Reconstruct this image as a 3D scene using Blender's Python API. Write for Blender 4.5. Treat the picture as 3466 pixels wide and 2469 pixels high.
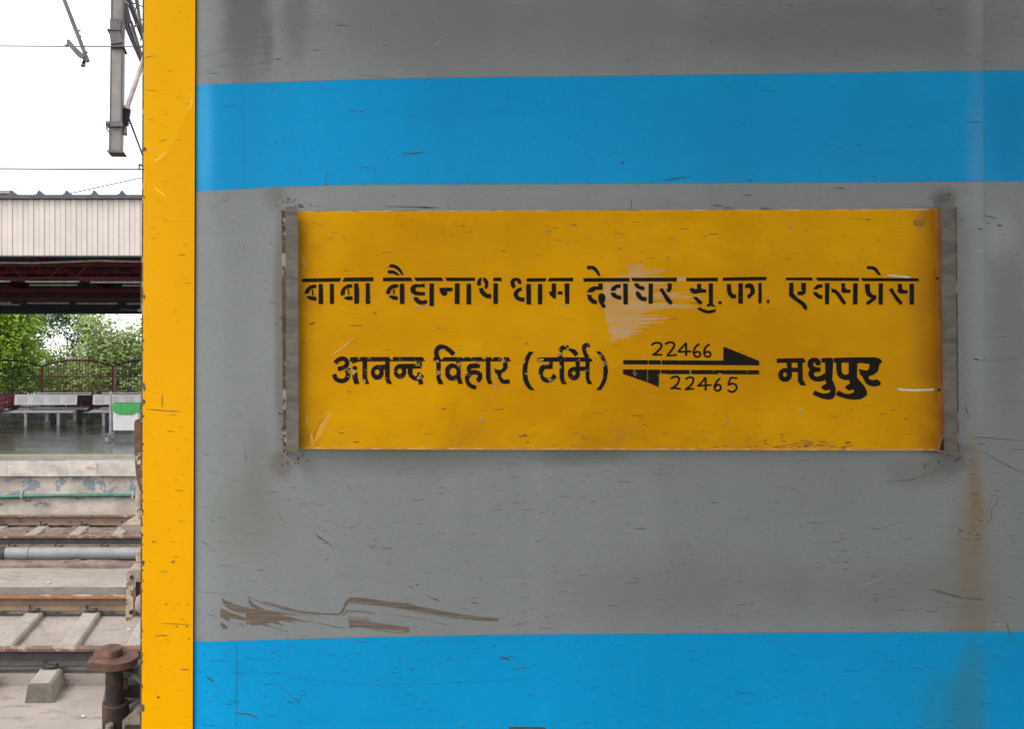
import bpy, math, random
from mathutils import Vector
R = math.radians
SHADE_Y = 0.75; SHADE_X = -1.3  # edges of the added canopy that shades the coach side
random.seed(7)
scene = bpy.context.scene
for o in list(bpy.data.objects): bpy.data.objects.remove(o)

# ------------------------------------------------------------------ camera, sky, sun, exposure
F, CX, CY, CAMZ = 2600.0, 917.0, 1234.5, 2.75      # focal length and principal point in photo pixels, eye height above rail
def W(px, py, Y):                                   # photo pixel at distance Y -> point
    return Vector(((px-CX)/F*Y, Y, CAMZ-(py-CY)/F*Y))
cam_d = bpy.data.cameras.new('camera'); cam = bpy.data.objects.new('camera', cam_d)
scene.collection.objects.link(cam); scene.camera = cam
cam.location = (0, 0, CAMZ); cam.rotation_euler = (R(90), 0, 0)
cam_d.sensor_width = 36; cam_d.lens = F/3466*36; cam_d.shift_x = (1733-CX)/3466
cam_d.clip_start = 0.05; cam_d.clip_end = 3000

SUN_EL, SUN_ROT = R(52), math.atan2(-0.75, -0.65)
world = bpy.data.worlds.new('World'); scene.world = world; world.use_nodes = True
wt = world.node_tree; wt.nodes.clear()
sky = wt.nodes.new('ShaderNodeTexSky'); sky.sky_type = 'NISHITA'; sky.sun_disc = False
sky.sun_elevation = SUN_EL; sky.sun_rotation = SUN_ROT; sky.dust_density = 1.0; sky.air_density = 1.0
hs = wt.nodes.new('ShaderNodeHueSaturation'); hs.inputs['Saturation'].default_value = 0.18
bg = wt.nodes.new('ShaderNodeBackground'); bg.inputs['Strength'].default_value = 0.15
wo = wt.nodes.new('ShaderNodeOutputWorld')
wt.links.new(sky.outputs[0], hs.inputs['Color']); wt.links.new(hs.outputs[0], bg.inputs['Color']); wt.links.new(bg.outputs[0], wo.inputs[0])
sd = bpy.data.lights.new('sun', 'SUN'); sd.energy = 0.8; sd.angle = R(25); sd.color = (1, 0.96, 0.9)
sun = bpy.data.objects.new('sun', sd); scene.collection.objects.link(sun)
d = Vector((math.sin(SUN_ROT)*math.cos(SUN_EL), math.cos(SUN_ROT)*math.cos(SUN_EL), math.sin(SUN_EL)))
sun.rotation_euler = d.to_track_quat('Z', 'Y').to_euler(); sun.location = d*60
scene.view_settings.view_transform = 'Standard'; scene.view_settings.look = 'None'
scene.view_settings.gamma = 1; scene.view_settings.exposure = 1.68

# ------------------------------------------------------------------ materials
class NT:
    def __init__(s, name):
        s.m = bpy.data.materials.new(name); s.m.use_nodes = True; s.t = s.m.node_tree; s.t.nodes.clear()
        s.out = s.t.nodes.new('ShaderNodeOutputMaterial'); s.b = s.t.nodes.new('ShaderNodeBsdfPrincipled')
        s.t.links.new(s.b.outputs[0], s.out.inputs[0])
        s.tc = s.t.nodes.new('ShaderNodeTexCoord').outputs['Object']
    def set(s, sock, v):
        if hasattr(v, 'is_output'): s.t.links.new(v, sock)
        elif v is not None: sock.default_value = v
    def scale(s, sc, loc=(0, 0, 0), rot=(0, 0, 0)):
        n = s.t.nodes.new('ShaderNodeMapping'); s.t.links.new(s.tc, n.inputs[0])
        n.inputs['Scale'].default_value = sc; n.inputs['Location'].default_value = loc; n.inputs['Rotation'].default_value = rot
        return n.outputs[0]
    def noise(s, sc, detail=4, rough=.55, loc=(0, 0, 0), dist=0, rot=(0, 0, 0)):
        n = s.t.nodes.new('ShaderNodeTexNoise'); n.inputs['Scale'].default_value = 1
        n.inputs['Detail'].default_value = detail; n.inputs['Roughness'].default_value = rough; n.inputs['Distortion'].default_value = dist
        if not isinstance(sc, tuple): sc = (sc, sc, sc)
        s.t.links.new(s.scale(sc, loc, rot), n.inputs['Vector']); return n.outputs['Fac']
    def vor(s, sc, feature='F1', loc=(0, 0, 0)):
        n = s.t.nodes.new('ShaderNodeTexVoronoi'); n.inputs['Scale'].default_value = 1; n.feature = feature
        if not isinstance(sc, tuple): sc = (sc, sc, sc)
        s.t.links.new(s.scale(sc, loc), n.inputs['Vector']); return n.outputs['Distance']
    def rng(s, v, a, b, c=0., e=1., smooth=True):
        n = s.t.nodes.new('ShaderNodeMapRange'); n.interpolation_type = 'SMOOTHSTEP' if smooth else 'LINEAR'
        s.set(n.inputs['Value'], v)
        for k, x in zip(('From Min', 'From Max', 'To Min', 'To Max'), (a, b, c, e)): n.inputs[k].default_value = x
        return n.outputs[0]
    def math(s, op, a, b=None):
        n = s.t.nodes.new('ShaderNodeMath'); n.operation = op; s.set(n.inputs[0], a); s.set(n.inputs[1], b); return n.outputs[0]
    def mix(s, f, a, b, mode='MIX'):
        n = s.t.nodes.new('ShaderNodeMix'); n.data_type = 'RGBA'; n.blend_type = mode; s.set(n.inputs['Factor'], f)
        for k, v in ((6, a), (7, b)):
            if isinstance(v, tuple): v = (*v, 1) if len(v) == 3 else v
            s.set(n.inputs[k], v)
        return n.outputs[2]
    def sep(s):
        n = s.t.nodes.new('ShaderNodeSeparateXYZ'); s.t.links.new(s.tc, n.inputs[0]); return n.outputs
    def bump(s, h, st, dist=.01):
        n = s.t.nodes.new('ShaderNodeBump'); n.inputs['Strength'].default_value = st; n.inputs['Distance'].default_value = dist
        s.t.links.new(h, n.inputs['Height']); s.t.links.new(n.outputs[0], s.b.inputs['Normal'])
    def done(s, col, rough=.5, metal=0., spec=.5):
        if isinstance(col, tuple): col = (*col, 1)
        s.set(s.b.inputs['Base Color'], col); s.set(s.b.inputs['Roughness'], rough); s.set(s.b.inputs['Metallic'], metal)
        s.b.inputs['Specular IOR Level'].default_value = spec
        return s.m

def simple(name, col, rough=.5, metal=0., var=.25, sc=8, dark=None, bump=0, spec=.4):
    n = NT(name)
    dark = dark or tuple(c*(1-var*1.6) for c in col)
    c = n.mix(n.rng(n.noise(sc, 6, .6), .3, .7), dark, col)
    if bump: n.bump(n.noise(sc*4, 5), bump, .02)
    return n.done(c, rough, metal, spec)

WY = 1.41                                            # distance of the coach side
COACH = Vector(((488-CX)/F*WY, WY, 0))               # coach root
def wl(px, py):                                      # photo pixel on the coach side -> (x, z) in coach coordinates
    p = W(px, py, WY)-COACH; return p.x, p.z
PXM = WY/F
STAINS_SHEEN = [ # cx, cy, rx, ry (photo pixels), colour, strength; dirt plus painted reflections and under-board shade
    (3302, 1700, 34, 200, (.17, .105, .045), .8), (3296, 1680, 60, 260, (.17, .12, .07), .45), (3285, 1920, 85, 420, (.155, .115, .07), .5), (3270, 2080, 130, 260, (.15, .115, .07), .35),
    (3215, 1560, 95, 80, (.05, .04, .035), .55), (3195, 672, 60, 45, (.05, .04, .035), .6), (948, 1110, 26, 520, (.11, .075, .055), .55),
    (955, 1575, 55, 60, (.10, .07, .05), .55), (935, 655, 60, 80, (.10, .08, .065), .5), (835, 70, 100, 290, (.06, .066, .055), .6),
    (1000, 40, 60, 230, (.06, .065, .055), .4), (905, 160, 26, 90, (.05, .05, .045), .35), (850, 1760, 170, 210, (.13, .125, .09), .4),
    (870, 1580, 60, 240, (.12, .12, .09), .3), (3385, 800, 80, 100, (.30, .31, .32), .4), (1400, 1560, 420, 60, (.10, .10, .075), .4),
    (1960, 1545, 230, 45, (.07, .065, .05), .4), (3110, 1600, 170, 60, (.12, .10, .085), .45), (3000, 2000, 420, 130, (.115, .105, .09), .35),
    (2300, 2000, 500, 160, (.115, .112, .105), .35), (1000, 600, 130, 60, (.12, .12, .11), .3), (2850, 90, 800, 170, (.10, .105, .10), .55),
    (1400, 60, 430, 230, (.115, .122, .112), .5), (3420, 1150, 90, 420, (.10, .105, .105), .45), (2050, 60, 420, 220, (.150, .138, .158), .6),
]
def coach_paint(name, col, rough=.36, stain_sheen=1.0, streak=.16, dusty=1.0, blue=False):
    n = NT(name)
    xyz = n.sep(); X, Z = xyz[0], xyz[2]
    warp = n.math('SUBTRACT', n.noise((9, 9, 6), 5, .6), .5)
    rag = n.math('ADD', n.math('MULTIPLY', warp, 1.1), n.math('MULTIPLY', n.math('SUBTRACT', n.noise((16, 16, 210), 5, .65, (5, 5, 0)), .5), .8))
    fine = n.noise((14, 14, 420), 4, .6)             # brushed horizontal washing marks
    blot = n.noise((2.2, 2.2, 1.1), 3, .5)
    dust = n.noise((40, 40, 70), 6, .7)
    c = n.mix(n.rng(blot, .3, .7, 0, .36), col, tuple(v*.60 for v in col))
    c = n.mix(n.rng(fine, .45, .75, 0, streak), c, tuple(v*.45+.01 for v in col))
    c = n.mix(n.rng(dust, .52, .8, 0, .28*dusty), c, (.2, .19, .17))
    c = n.mix(n.rng(n.noise((110, 110, 190), 3, .75, (6, 1, 2)), .50, .72, 0, .42), c, tuple(v*.55+.004 for v in col))
    c = n.mix(n.rng(n.noise((3, 3, 26), 6, .7, (1, 2, 7)), .50, .74, 0, .30), c, tuple(v*.60+.012*dusty for v in col))
    light = n.rng(n.noise((5, 5, .9), 3, .5, (3, 0, 1)), .52, .8, 0, .22)
    c = n.mix(light, c, tuple(min(.8, v*1.3+.04*dusty) for v in col))
    for (cx, cy, rx, ry, sc, st) in (STAINS_SHEEN if not blue else [(3285, 2420, 75, 380, (.035, .155, .175), .62), (3200, 2400, 130, 160, (.02, .17, .23), .6), (2600, 430, 600, 170, (.001, .21, .47), .5), (3420, 430, 90, 240, (.001, .16, .40), .6), (690, 450, 40, 300, (.06, .36, .66), .5), (2900, 2380, 350, 150, (.004, .24, .48), .5), (850, 400, 90, 150, (.002, .22, .5), .4)]):  # blue set: dirt, and light on the rolled edge painted paler
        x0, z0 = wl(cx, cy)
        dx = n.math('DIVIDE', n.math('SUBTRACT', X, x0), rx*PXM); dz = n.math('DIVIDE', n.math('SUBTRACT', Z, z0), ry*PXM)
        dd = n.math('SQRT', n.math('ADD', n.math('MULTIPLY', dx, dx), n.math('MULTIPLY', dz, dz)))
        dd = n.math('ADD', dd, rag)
        c = n.mix(n.rng(dd, 0.25, 1.15, st*stain_sheen, 0), c, sc)
    # pale reflection along the welded sheet joint, painted into the colour
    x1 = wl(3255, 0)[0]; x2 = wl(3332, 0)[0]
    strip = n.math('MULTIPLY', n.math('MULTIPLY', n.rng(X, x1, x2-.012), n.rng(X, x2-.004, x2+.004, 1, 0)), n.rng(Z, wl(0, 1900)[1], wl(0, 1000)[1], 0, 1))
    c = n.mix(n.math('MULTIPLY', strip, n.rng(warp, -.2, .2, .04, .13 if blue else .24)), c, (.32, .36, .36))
    h = n.math('ADD', n.math('MULTIPLY', n.noise((3.5, 3.5, 2.0), 2, .4, (7, 0, 0)), 1.0), n.math('MULTIPLY', fine, .012))
    h = n.math('ADD', h, n.math('MULTIPLY', strip, .12))
    n.bump(h, .55, .012)
    return n.done(c, n.rng(dust, .3, .8, rough-.06, rough+.18), 0, .15 if blue else .32)
M = {}
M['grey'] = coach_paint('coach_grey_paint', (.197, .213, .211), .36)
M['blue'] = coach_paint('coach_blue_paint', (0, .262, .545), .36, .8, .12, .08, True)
M['grey_edge'] = simple('paint_joint', (.05, .05, .05), .6)
def yellow_paint(name, col, dk):
    n = NT(name)
    c = n.mix(n.rng(n.noise((3, 3, 1.5), 4, .6), .35, .7, 0, .8), col, dk)
    c = n.mix(n.rng(n.noise((20, 20, 260), 4, .6), .55, .8, 0, .22), c, tuple(v*.5 for v in dk))
    c = n.mix(n.rng(n.noise((60, 60, 45), 5, .7, (2, 1, 5)), .66, .78, 0, .5), c, (.22, .12, .02))
    n.bump(n.noise((6, 6, 3), 3), .25, .006)
    return n.done(c, .42, 0, .07)
M['yellow'] = yellow_paint('corner_yellow_paint', (.735, .365, 0), (.67, .325, 0))
M['yellow2'] = yellow_paint('repainted_yellow', (.70, .33, 0), (.64, .295, 0))
M['yellow3'] = yellow_paint('rubbed_yellow', (.80, .44, .05), (.74, .37, .02))
def board_paint():
    n = NT('board_amber_paint'); xyz = n.sep()
    c = n.mix(n.rng(n.noise((2.6, 2.6, 3.2), 4, .6), .32, .68), (.59, .285, 0), (.46, .205, 0))
    c = n.mix(n.rng(n.noise((5, 5, 4), 5, .6, (4, 2, 2)), .55, .75, 0, .45), c, (.40, .215, .003))
    c = n.mix(n.rng(n.noise((6, 6, 9), 5, .65, (8, 3, 6)), .52, .72, 0, .45), c, (.66, .345, 0))
    c = n.mix(n.rng(n.noise((9, 9, 5), 5, .65, (2, 9, 1)), .56, .74, 0, .35), c, (.40, .15, 0))
    c = n.mix(n.rng(n.noise((16, 16, 300), 4, .6), .5, .8, 0, .30), c, (.30, .12, .004))
    c = n.mix(n.rng(n.noise((50, 50, 70), 6, .7, (1, 8, 3)), .66, .76, 0, .75), c, (.13, .05, .008))
    c = n.mix(n.rng(n.noise((75, 75, 60), 3, .6, (9, 3, 3)), .735, .76, 0, .8), c, (.28, .27, .27))
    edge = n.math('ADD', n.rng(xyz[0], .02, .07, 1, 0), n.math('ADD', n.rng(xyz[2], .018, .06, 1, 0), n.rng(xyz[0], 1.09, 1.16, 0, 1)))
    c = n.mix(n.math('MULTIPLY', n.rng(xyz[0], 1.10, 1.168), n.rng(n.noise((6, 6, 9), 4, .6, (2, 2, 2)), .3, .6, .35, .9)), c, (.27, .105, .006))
    grime_shade = n.math('MULTIPLY', edge, n.rng(n.noise((7, 7, 12), 5, .65, (0, 5, 0)), .42, .74, .02, .42))  # edge dirt, with the left bracket's shadow painted in
    c = n.mix(grime_shade, c, (.20, .095, .012))
    n.bump(n.noise((8, 8, 5), 4), .25, .004)
    return n.done(c, n.rng(n.noise(12, 4), .3, .7, .36, .52), 0, .05)
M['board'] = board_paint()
def lettering(name, lo, hi):
    n = NT(name)
    chip = n.rng(n.noise((55, 55, 60), 6, .7), lo, lo+.015)
    zone = n.rng(n.noise((5, 5, 7), 3, .5, (3, 3, 1)), .42, .62)
    scr = n.rng(n.noise((22, 22, 190), 4, .6, (0, 0, 3), 0, (0, R(-35), 0)), .685, .70)
    f = n.math('MAXIMUM', n.math('MULTIPLY', chip, zone), n.math('MULTIPLY', scr, hi))
    c = n.mix(f, n.mix(n.noise(30, 4), (.006, .0045, .004), (.013, .010, .008)), (.50, .30, .08))
    return n.done(c, .65, 0, .1)
M['ink'] = lettering('stencil_black', .66, .30)
M['ink_worn'] = lettering('worn_stencil_black', .575, .25)
M['ink_fresh'] = lettering('brush_black', .75, .0)
def patch():
    n = NT('thin_bare_patch')
    f = n.rng(n.noise((9, 9, 60), 5, .65, (2, 0, 0), .2, (0, R(6), 0)), .36, .62, .25, 1)
    return n.done(n.mix(f, (.50, .235, .01), (.46, .285, .125)), .55, 0, .2)
M['tan'] = patch()
M['rub_amber'] = simple('rubbed_amber', (.62, .32, .012), .5, sc=30, dark=(.52, .24, .004)); M['board_chip'] = simple('grey_paint_chip', (.27, .26, .26), .6, sc=30)
M['white_mark'] = simple('white_brush_mark', (.62, .52, .38), .6, sc=40)
M['bare_edge'] = simple('bare_wood_edge', (.55, .36, .16), .7, sc=40, dark=(.25, .12, .03))
M['rust_strip'] = simple('orange_rust_strip', (.44, .175, .05), .6, sc=20, dark=(.32, .11, .03))
M['scuff'] = simple('dark_scuff', (.062, .056, .046), .7, sc=60)
M['scuff_soft'] = simple('soft_scuff', (.115, .115, .108), .7, sc=60)
M['scuff_blue'] = simple('scuff_in_blue', (.008, .115, .23), .6, sc=60)
M['scuff_amber'] = simple('scuff_in_yellow', (.34, .15, .01), .6, sc=60)
M['scratch_light'] = simple('pale_scratch', (.42, .41, .39), .6, sc=60)
def brush_brown():
    n = NT('brown_brush_smear')
    f = n.rng(n.noise((12, 12, 330), 3, .6, (0, 0, 0), 0, (0, R(-5), 0)), .38, .62)
    return n.done(n.mix(f, (.088, .064, .046), (.135, .108, .085)), .6, 0, .3)
M['brown'] = brush_brown()
def bracket_mat():
    n = NT('dirty_bracket_paint')
    c = n.mix(n.rng(n.noise((20, 20, 60), 6, .65), .3, .7), (.135, .122, .102), (.075, .065, .052))
    c = n.mix(n.rng(n.noise((60, 60, 60), 5, .7, (3, 1, 1)), .64, .72, 0, .8), c, (.045, .03, .022))
    c = n.mix(n.rng(n.noise((10, 10, 160), 4, .6, (6, 6, 0)), .60, .68, 0, .6), c, (.05, .042, .034))
    n.bump(n.noise((60, 60, 90), 4), .2, .002)
    return n.done(c, .55, 0, .4)
M['bracket'] = bracket_mat()
def rust_mat(name, a, b, c3=None, sc=25, rough=.7):
    n = NT(name)
    c = n.mix(n.rng(n.noise(sc, 6, .65), .35, .65), a, b)
    if c3: c = n.mix(n.rng(n.noise(sc*.5, 5, .7, (4, 4, 1)), .54, .6), c, c3)
    n.bump(n.noise(sc*2, 5), .4, .004)
    return n.done(c, rough, 0, .35)
M['rust_edge'] = rust_mat('rusty_weld', (.12, .07, .045), (.05, .03, .022), (.28, .24, .20), 60)
M['rust'] = rust_mat('rusty_casting', (.115, .050, .030), (.062, .032, .022), (.125, .068, .045), 22)
M['rust_dark'] = rust_mat('dark_greased_steel', (.030, .019, .014), (.014, .010, .008), (.055, .028, .018), 18)
M['casting'] = rust_mat('dusty_casting', (.20, .17, .135), (.10, .08, .062), (.045, .035, .028), 25)
M['peel'] = rust_mat('peeling_brown_paint', (.14, .065, .035), (.09, .042, .024), (.42, .36, .28), 40)
M['dusty'] = rust_mat('dusty_brown_steel', (.34, .26, .20), (.22, .16, .12), None, 30)
M['latch'] = rust_mat('latch_cream_steel', (.42, .36, .27), (.30, .21, .14), (.16, .08, .04), 40)
M['pink'] = rust_mat('pinkish_rubber', (.26, .18, .165), (.16, .11, .10), None, 30)

# ------------------------------------------------------------------ mesh helpers
COL = scene.collection
def loc_of(o):
    v = Vector((0, 0, 0))
    while o: v += o.location; o = o.parent
    return v
class MB:
    def __init__(s): s.v = []; s.f = []; s.m = []; s.s = []
    def add(s, vs, fs, mi=0, smooth=False):
        k = len(s.v); s.v += [Vector(p) for p in vs]
        for f in fs: s.f.append([k+i for i in f]); s.m.append(mi); s.s.append(smooth)
        return s
    def box(s, a, b, mi=0):
        x0, y0, z0 = (min(p, q) for p, q in zip(a, b)); x1, y1, z1 = (max(p, q) for p, q in zip(a, b))
        return s.add([(x0,y0,z0),(x1,y0,z0),(x1,y1,z0),(x0,y1,z0),(x0,y0,z1),(x1,y0,z1),(x1,y1,z1),(x0,y1,z1)],
              [(0,3,2,1),(4,5,6,7),(0,1,5,4),(1,2,6,5),(2,3,7,6),(3,0,4,7)], mi)
    def bbox(s, a, b, bev=.004, mi=0):               # box with chamfered edges
        x0, y0, z0 = (min(p, q) for p, q in zip(a, b)); x1, y1, z1 = (max(p, q) for p, q in zip(a, b)); e = bev
        def ring(z, i): return [(x0+i+e,y0+i,z),(x1-i-e,y0+i,z),(x1-i,y0+i+e,z),(x1-i,y1-i-e,z),(x1-i-e,y1-i,z),(x0+i+e,y1-i,z),(x0+i,y1-i-e,z),(x0+i,y0+i+e,z)]
        vs = ring(z0, e)+ring(z0+e, 0)+ring(z1-e, 0)+ring(z1, e); fs = [tuple(range(7,-1,-1)), tuple(range(24,32))]
        for r in range(3):
            for i in range(8): j = (i+1)%8; fs.append((r*8+i, r*8+j, r*8+8+j, r*8+8+i))
        return s.add(vs, fs, mi)
    def prism(s, pts, vec, mi=0, smooth=False):       # polygon (3-D points) pushed along vec
        n = len(pts); pts = [Vector(p) for p in pts]; vec = Vector(vec)
        fs = [tuple(range(n)), tuple(range(2*n-1, n-1, -1))]+[(i, n+i, n+(i+1)%n, (i+1)%n) for i in range(n)]
        return s.add(pts+[p+vec for p in pts], fs, mi, smooth)
    def poly(s, pts, mi=0): return s.add(pts, [tuple(range(len(pts)))], mi)
    def tube(s, path, r, n=8, mi=0, smooth=True, caps=True):
        path = [Vector(p) for p in path]; rs = r if isinstance(r, (list, tuple)) else [r]*len(path); vs = []; fs = []
        prev = None
        for i, p in enumerate(path):
            t = (path[min(i+1, len(path)-1)]-path[max(i-1, 0)]).normalized()
            if prev is None: u = t.orthogonal().normalized()
            else: u = (prev-t*prev.dot(t)); u = u.normalized() if u.length > 1e-6 else t.orthogonal().normalized()
            prev = u; w = t.cross(u)
            for k in range(n): a = 2*math.pi*k/n; vs.append(p+(u*math.cos(a)+w*math.sin(a))*rs[i])
        for i in range(len(path)-1):
            for k in range(n): j = (k+1)%n; fs.append((i*n+k, i*n+j, (i+1)*n+j, (i+1)*n+k))
        if caps: fs += [tuple(range(n-1, -1, -1)), tuple(range((len(path)-1)*n, len(path)*n))]
        return s.add(vs, fs, mi, smooth)
    def lathe(s, c, prof, n=32, mi=0, smooth=True):   # profile (r, z) about a vertical axis
        vs = []; fs = []
        for r, z in prof:
            for k in range(n): a = 2*math.pi*k/n; vs.append((c[0]+r*math.cos(a), c[1]+r*math.sin(a), c[2]+z))
        for i in range(len(prof)-1):
            for k in range(n): j = (k+1)%n; fs.append((i*n+k, i*n+j, (i+1)*n+j, (i+1)*n+k))
        fs.append(tuple(range(n-1, -1, -1))); fs.append(tuple(range((len(prof)-1)*n, len(prof)*n)))
        return s.add(vs, fs, mi, smooth)
    def build(s, name, mats, parent=None, loc=None):
        L = loc_of(parent) if parent else Vector(loc or (0, 0, 0))
        me = bpy.data.meshes.new(name); me.from_pydata([tuple(p-L) for p in s.v], [], s.f)
        mats = mats if isinstance(mats, (list, tuple)) else [mats]
        for m in mats: me.materials.append(m)
        me.polygons.foreach_set('material_index', s.m); me.polygons.foreach_set('use_smooth', s.s); me.update()
        if any(s.s): me.set_sharp_from_angle(angle=R(38))
        o = bpy.data.objects.new(name, me); COL.objects.link(o)
        if parent: o.parent = parent
        else: o.location = L
        return o
def tag(o, label, cat, group=None):
    o['label'] = label; o['category'] = cat
    if group: o['group'] = group
    return o
def empty(name, loc, label, cat, group=None):
    o = bpy.data.objects.new(name, None); COL.objects.link(o); o.location = loc; o.empty_display_size = .1
    return tag(o, label, cat, group)
def structure(o): o['kind'] = 'structure'; return o
def copy_tree(root, loc, label=None, rotz=None, parent=None):
    c = root.copy(); COL.objects.link(c)
    if parent is not None: c.parent = parent
    else:
        c.location = loc
        if rotz is not None: c.rotation_euler = (0, 0, rotz)
        if label: c['label'] = label
    for ch in list(root.children): copy_tree(ch, None, parent=c)
    return c
def smooth_path(pts, k=4):
    out = []
    for i in range(len(pts)-1):
        p0 = pts[max(i-1, 0)]; p1 = pts[i]; p2 = pts[i+1]; p3 = pts[min(i+2, len(pts)-1)]
        for j in range(k):
            t = j/k
            out.append(tuple(.5*((2*b)+(c-a)*t+(2*a-5*b+4*c-d)*t*t+(3*b-a-3*c+d)*t**3) for a, b, c, d in zip(p0, p1, p2, p3)))
    out.append(tuple(pts[-1])); return out
class Flat:                                           # flat painted shapes on an upright surface facing the viewer
    def __init__(s, mb, ox, oy, sc, Y, mi=0, ybase=.00010, depth=None):
        s.mb, s.ox, s.oy, s.sc, s.Y, s.mi, s.n, s.yb = mb, ox, oy, sc, Y, mi, 0, ybase
        s.depth = depth
    def P(s, x, y, dy):
        p = W(s.ox+x/s.sc, s.oy+y/s.sc, s.Y)
        if s.depth: p.y = s.depth(p.x)
        p.y -= dy; return p
    def dy(s): s.n += 1; return s.yb+(s.n % 60)*.000008
    def poly(s, pts, mi=None):
        d = s.dy(); pp = [s.P(x, y, d) for x, y in pts]
        area = sum(pts[i][0]*pts[(i+1) % len(pts)][1]-pts[(i+1) % len(pts)][0]*pts[i][1] for i in range(len(pts)))
        if area > 0: pp.reverse()
        s.mb.poly(pp, s.mi if mi is None else mi); return s
    def stroke(s, pts, w, sm=True, mi=None, taper=False):
        if sm: pts = smooth_path(pts)
        d = s.dy(); n = len(pts); vs = []
        for i, (x, y) in enumerate(pts):
            a = pts[max(i-1, 0)]; b = pts[min(i+1, n-1)]; tx, ty = b[0]-a[0], b[1]-a[1]; l = math.hypot(tx, ty) or 1
            ww = w if not taper else w*min(1, .25+3*min(i, n-1-i)/n)
            nx, ny = -ty/l*ww/2, tx/l*ww/2
            vs += [s.P(x+nx, y+ny, d), s.P(x-nx, y-ny, d)]
        s.mb.add(vs, [(2*i, 2*i+2, 2*i+3, 2*i+1) for i in range(n-1)], s.mi if mi is None else mi); return s
    def ring(s, cx, cy, rx, ry, ix, iy, jx=0, jy=0, n=28):
        d = s.dy(); vs = []
        for k in range(n):
            a = 2*math.pi*k/n; vs += [s.P(cx+rx*math.cos(a), cy+ry*math.sin(a), d), s.P(cx+jx+ix*math.cos(a), cy+jy+iy*math.sin(a), d)]
        s.mb.add(vs, [(2*k, 2*((k+1) % n), 2*((k+1) % n)+1, 2*k+1) for k in range(n)], s.mi); return s

# ================================================================== THE SETTING
def ground_mat(name, base, dark, blot, sc=1.0, wet=False):
    n = NT(name)
    c = n.mix(n.rng(n.noise(1.1*sc, 5, .6), .35, .65), base, blot)
    c = n.mix(n.rng(n.noise((4*sc, 9*sc, 7*sc), 7, .72, (3, 1, 0)), .50, .70, 0, .9), c, dark)
    crk = n.math('ABSOLUTE', n.math('SUBTRACT', n.noise(1.3*sc, 5, .6, (5, 9, 0), .6), .5))
    c = n.mix(n.math('MULTIPLY', n.rng(crk, .0, .005, .6, 0), n.rng(n.noise(.9*sc, 2, .5, (1, 4, 0)), .5, .6)), c, tuple(v*.4 for v in dark))
    c = n.mix(n.rng(n.noise(45*sc, 5, .7, (8, 0, 0)), .62, .72, 0, .5), c, tuple(v*.55 for v in dark))
    n.bump(n.math('ADD', n.noise(9*sc, 6, .65), n.noise(50*sc, 4, .6)), .4, .03)
    return n.done(c, .85, 0, .2)
M['ground'] = ground_mat('dusty_concrete_apron', (.30, .255, .225), (.17, .14, .118), (.245, .21, .182))
M['ground_dirty'] = ground_mat('littered_track_bed', (.235, .18, .15), (.085, .058, .05), (.15, .11, .092), 3.2)
M['kerb'] = ground_mat('weathered_kerb', (.25, .225, .195), (.14, .125, .11), (.19, .17, .145), 1.6)
M['sleeper_end'] = ground_mat('pitted_sleeper_end', (.19, .175, .14), (.06, .055, .045), (.14, .128, .10), 9)
M['sleeper'] = ground_mat('concrete_sleeper', (.33, .29, .25), (.17, .145, .115), (.27, .235, .20), 4)
structure(MB().add([(-900,-900,-.36),(900,-900,-.36),(900,900,-.36),(-900,900,-.36)], [(0,1,2,3)]).build('ground', M['ground']))
def slab(name, x0, x1, y0, y1, z0, z1, mat, nx=60, ny=6, amp=.012, side=None):   # gently uneven raised slab
    mb = MB(); vs = []; fs = []
    for j in range(ny+1):
        for i in range(nx+1):
            e = 0 if j in (0, ny) else random.uniform(-amp, amp)
            vs.append((x0+(x1-x0)*i/nx, y0+(y1-y0)*j/ny, z1+e))
    for j in range(ny):
        for i in range(nx): a = j*(nx+1)+i; fs.append((a, a+1, a+nx+2, a+nx+1))
    mb.add(vs, fs, 0, True)
    top0 = vs[:nx+1]; top1 = vs[-(nx+1):]
    for row, flip in ((top0, False), (top1, True)):
        k = [(p[0], p[1], z0) for p in row]; v2 = list(row)+k; n1 = nx+1
        mb.add(v2, [((i, n1+i, n1+i+1, i+1) if flip is False else (i+1, n1+i+1, n1+i, i)) for i in range(nx)], 1 if side else 0)
    return structure(mb.build(name, [mat, side] if side else mat))
slab('track_slab', -30, 20, 7.42, 9.22, -.37, -.245, M['ground'], 90, 8, .010)
slab('median_strip', -30, 20, 9.58, 11.15, -.37, -.03, M['ground'], 90, 4, .006, M['kerb'])
slab('track_slab', -30, 20, 11.2, 14.8, -.37, -.205, M['ground_dirty'], 160, 18, .022)
slab('dirt_heap', -30, 20, 10.45, 11.12, -.1, .015, M['ground_dirty'], 140, 6, .022)

# ------------------------------------------------------------------ far platform
def floor_mat():
    n = NT('polished_granite_floor')
    c = n.mix(n.rng(n.noise((.4, 2.2, 1), 4, .6), .35, .65), (.062, .060, .060), (.10, .098, .092))
    c = n.mix(n.rng(n.noise(120, 3, .7), .5, .7, 0, .5), c, (.035, .034, .034))
    y = n.sep()[1]
    c = n.mix(n.rng(n.math('ABSOLUTE', n.math('SUBTRACT', n.math('FRACT', n.math('MULTIPLY', y, 1.1)), .5)), .47, .49, 0, .55), c, (.16, .155, .14))
    n.bump(n.noise((1.2, 3, 1), 3), .04, .02)
    return n.done(c, n.rng(n.noise((.5, 3, 1), 4, .6, (5, 0, 0)), .3, .7, .12, .30), 0, .27)
M['floor'] = floor_mat()
M['yellow_line'] = simple('faded_yellow_line', (.42, .30, .14), .5, sc=10)
M['edge_stone'] = simple('grey_edge_stone', (.26, .26, .235), .35, sc=6)
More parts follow.
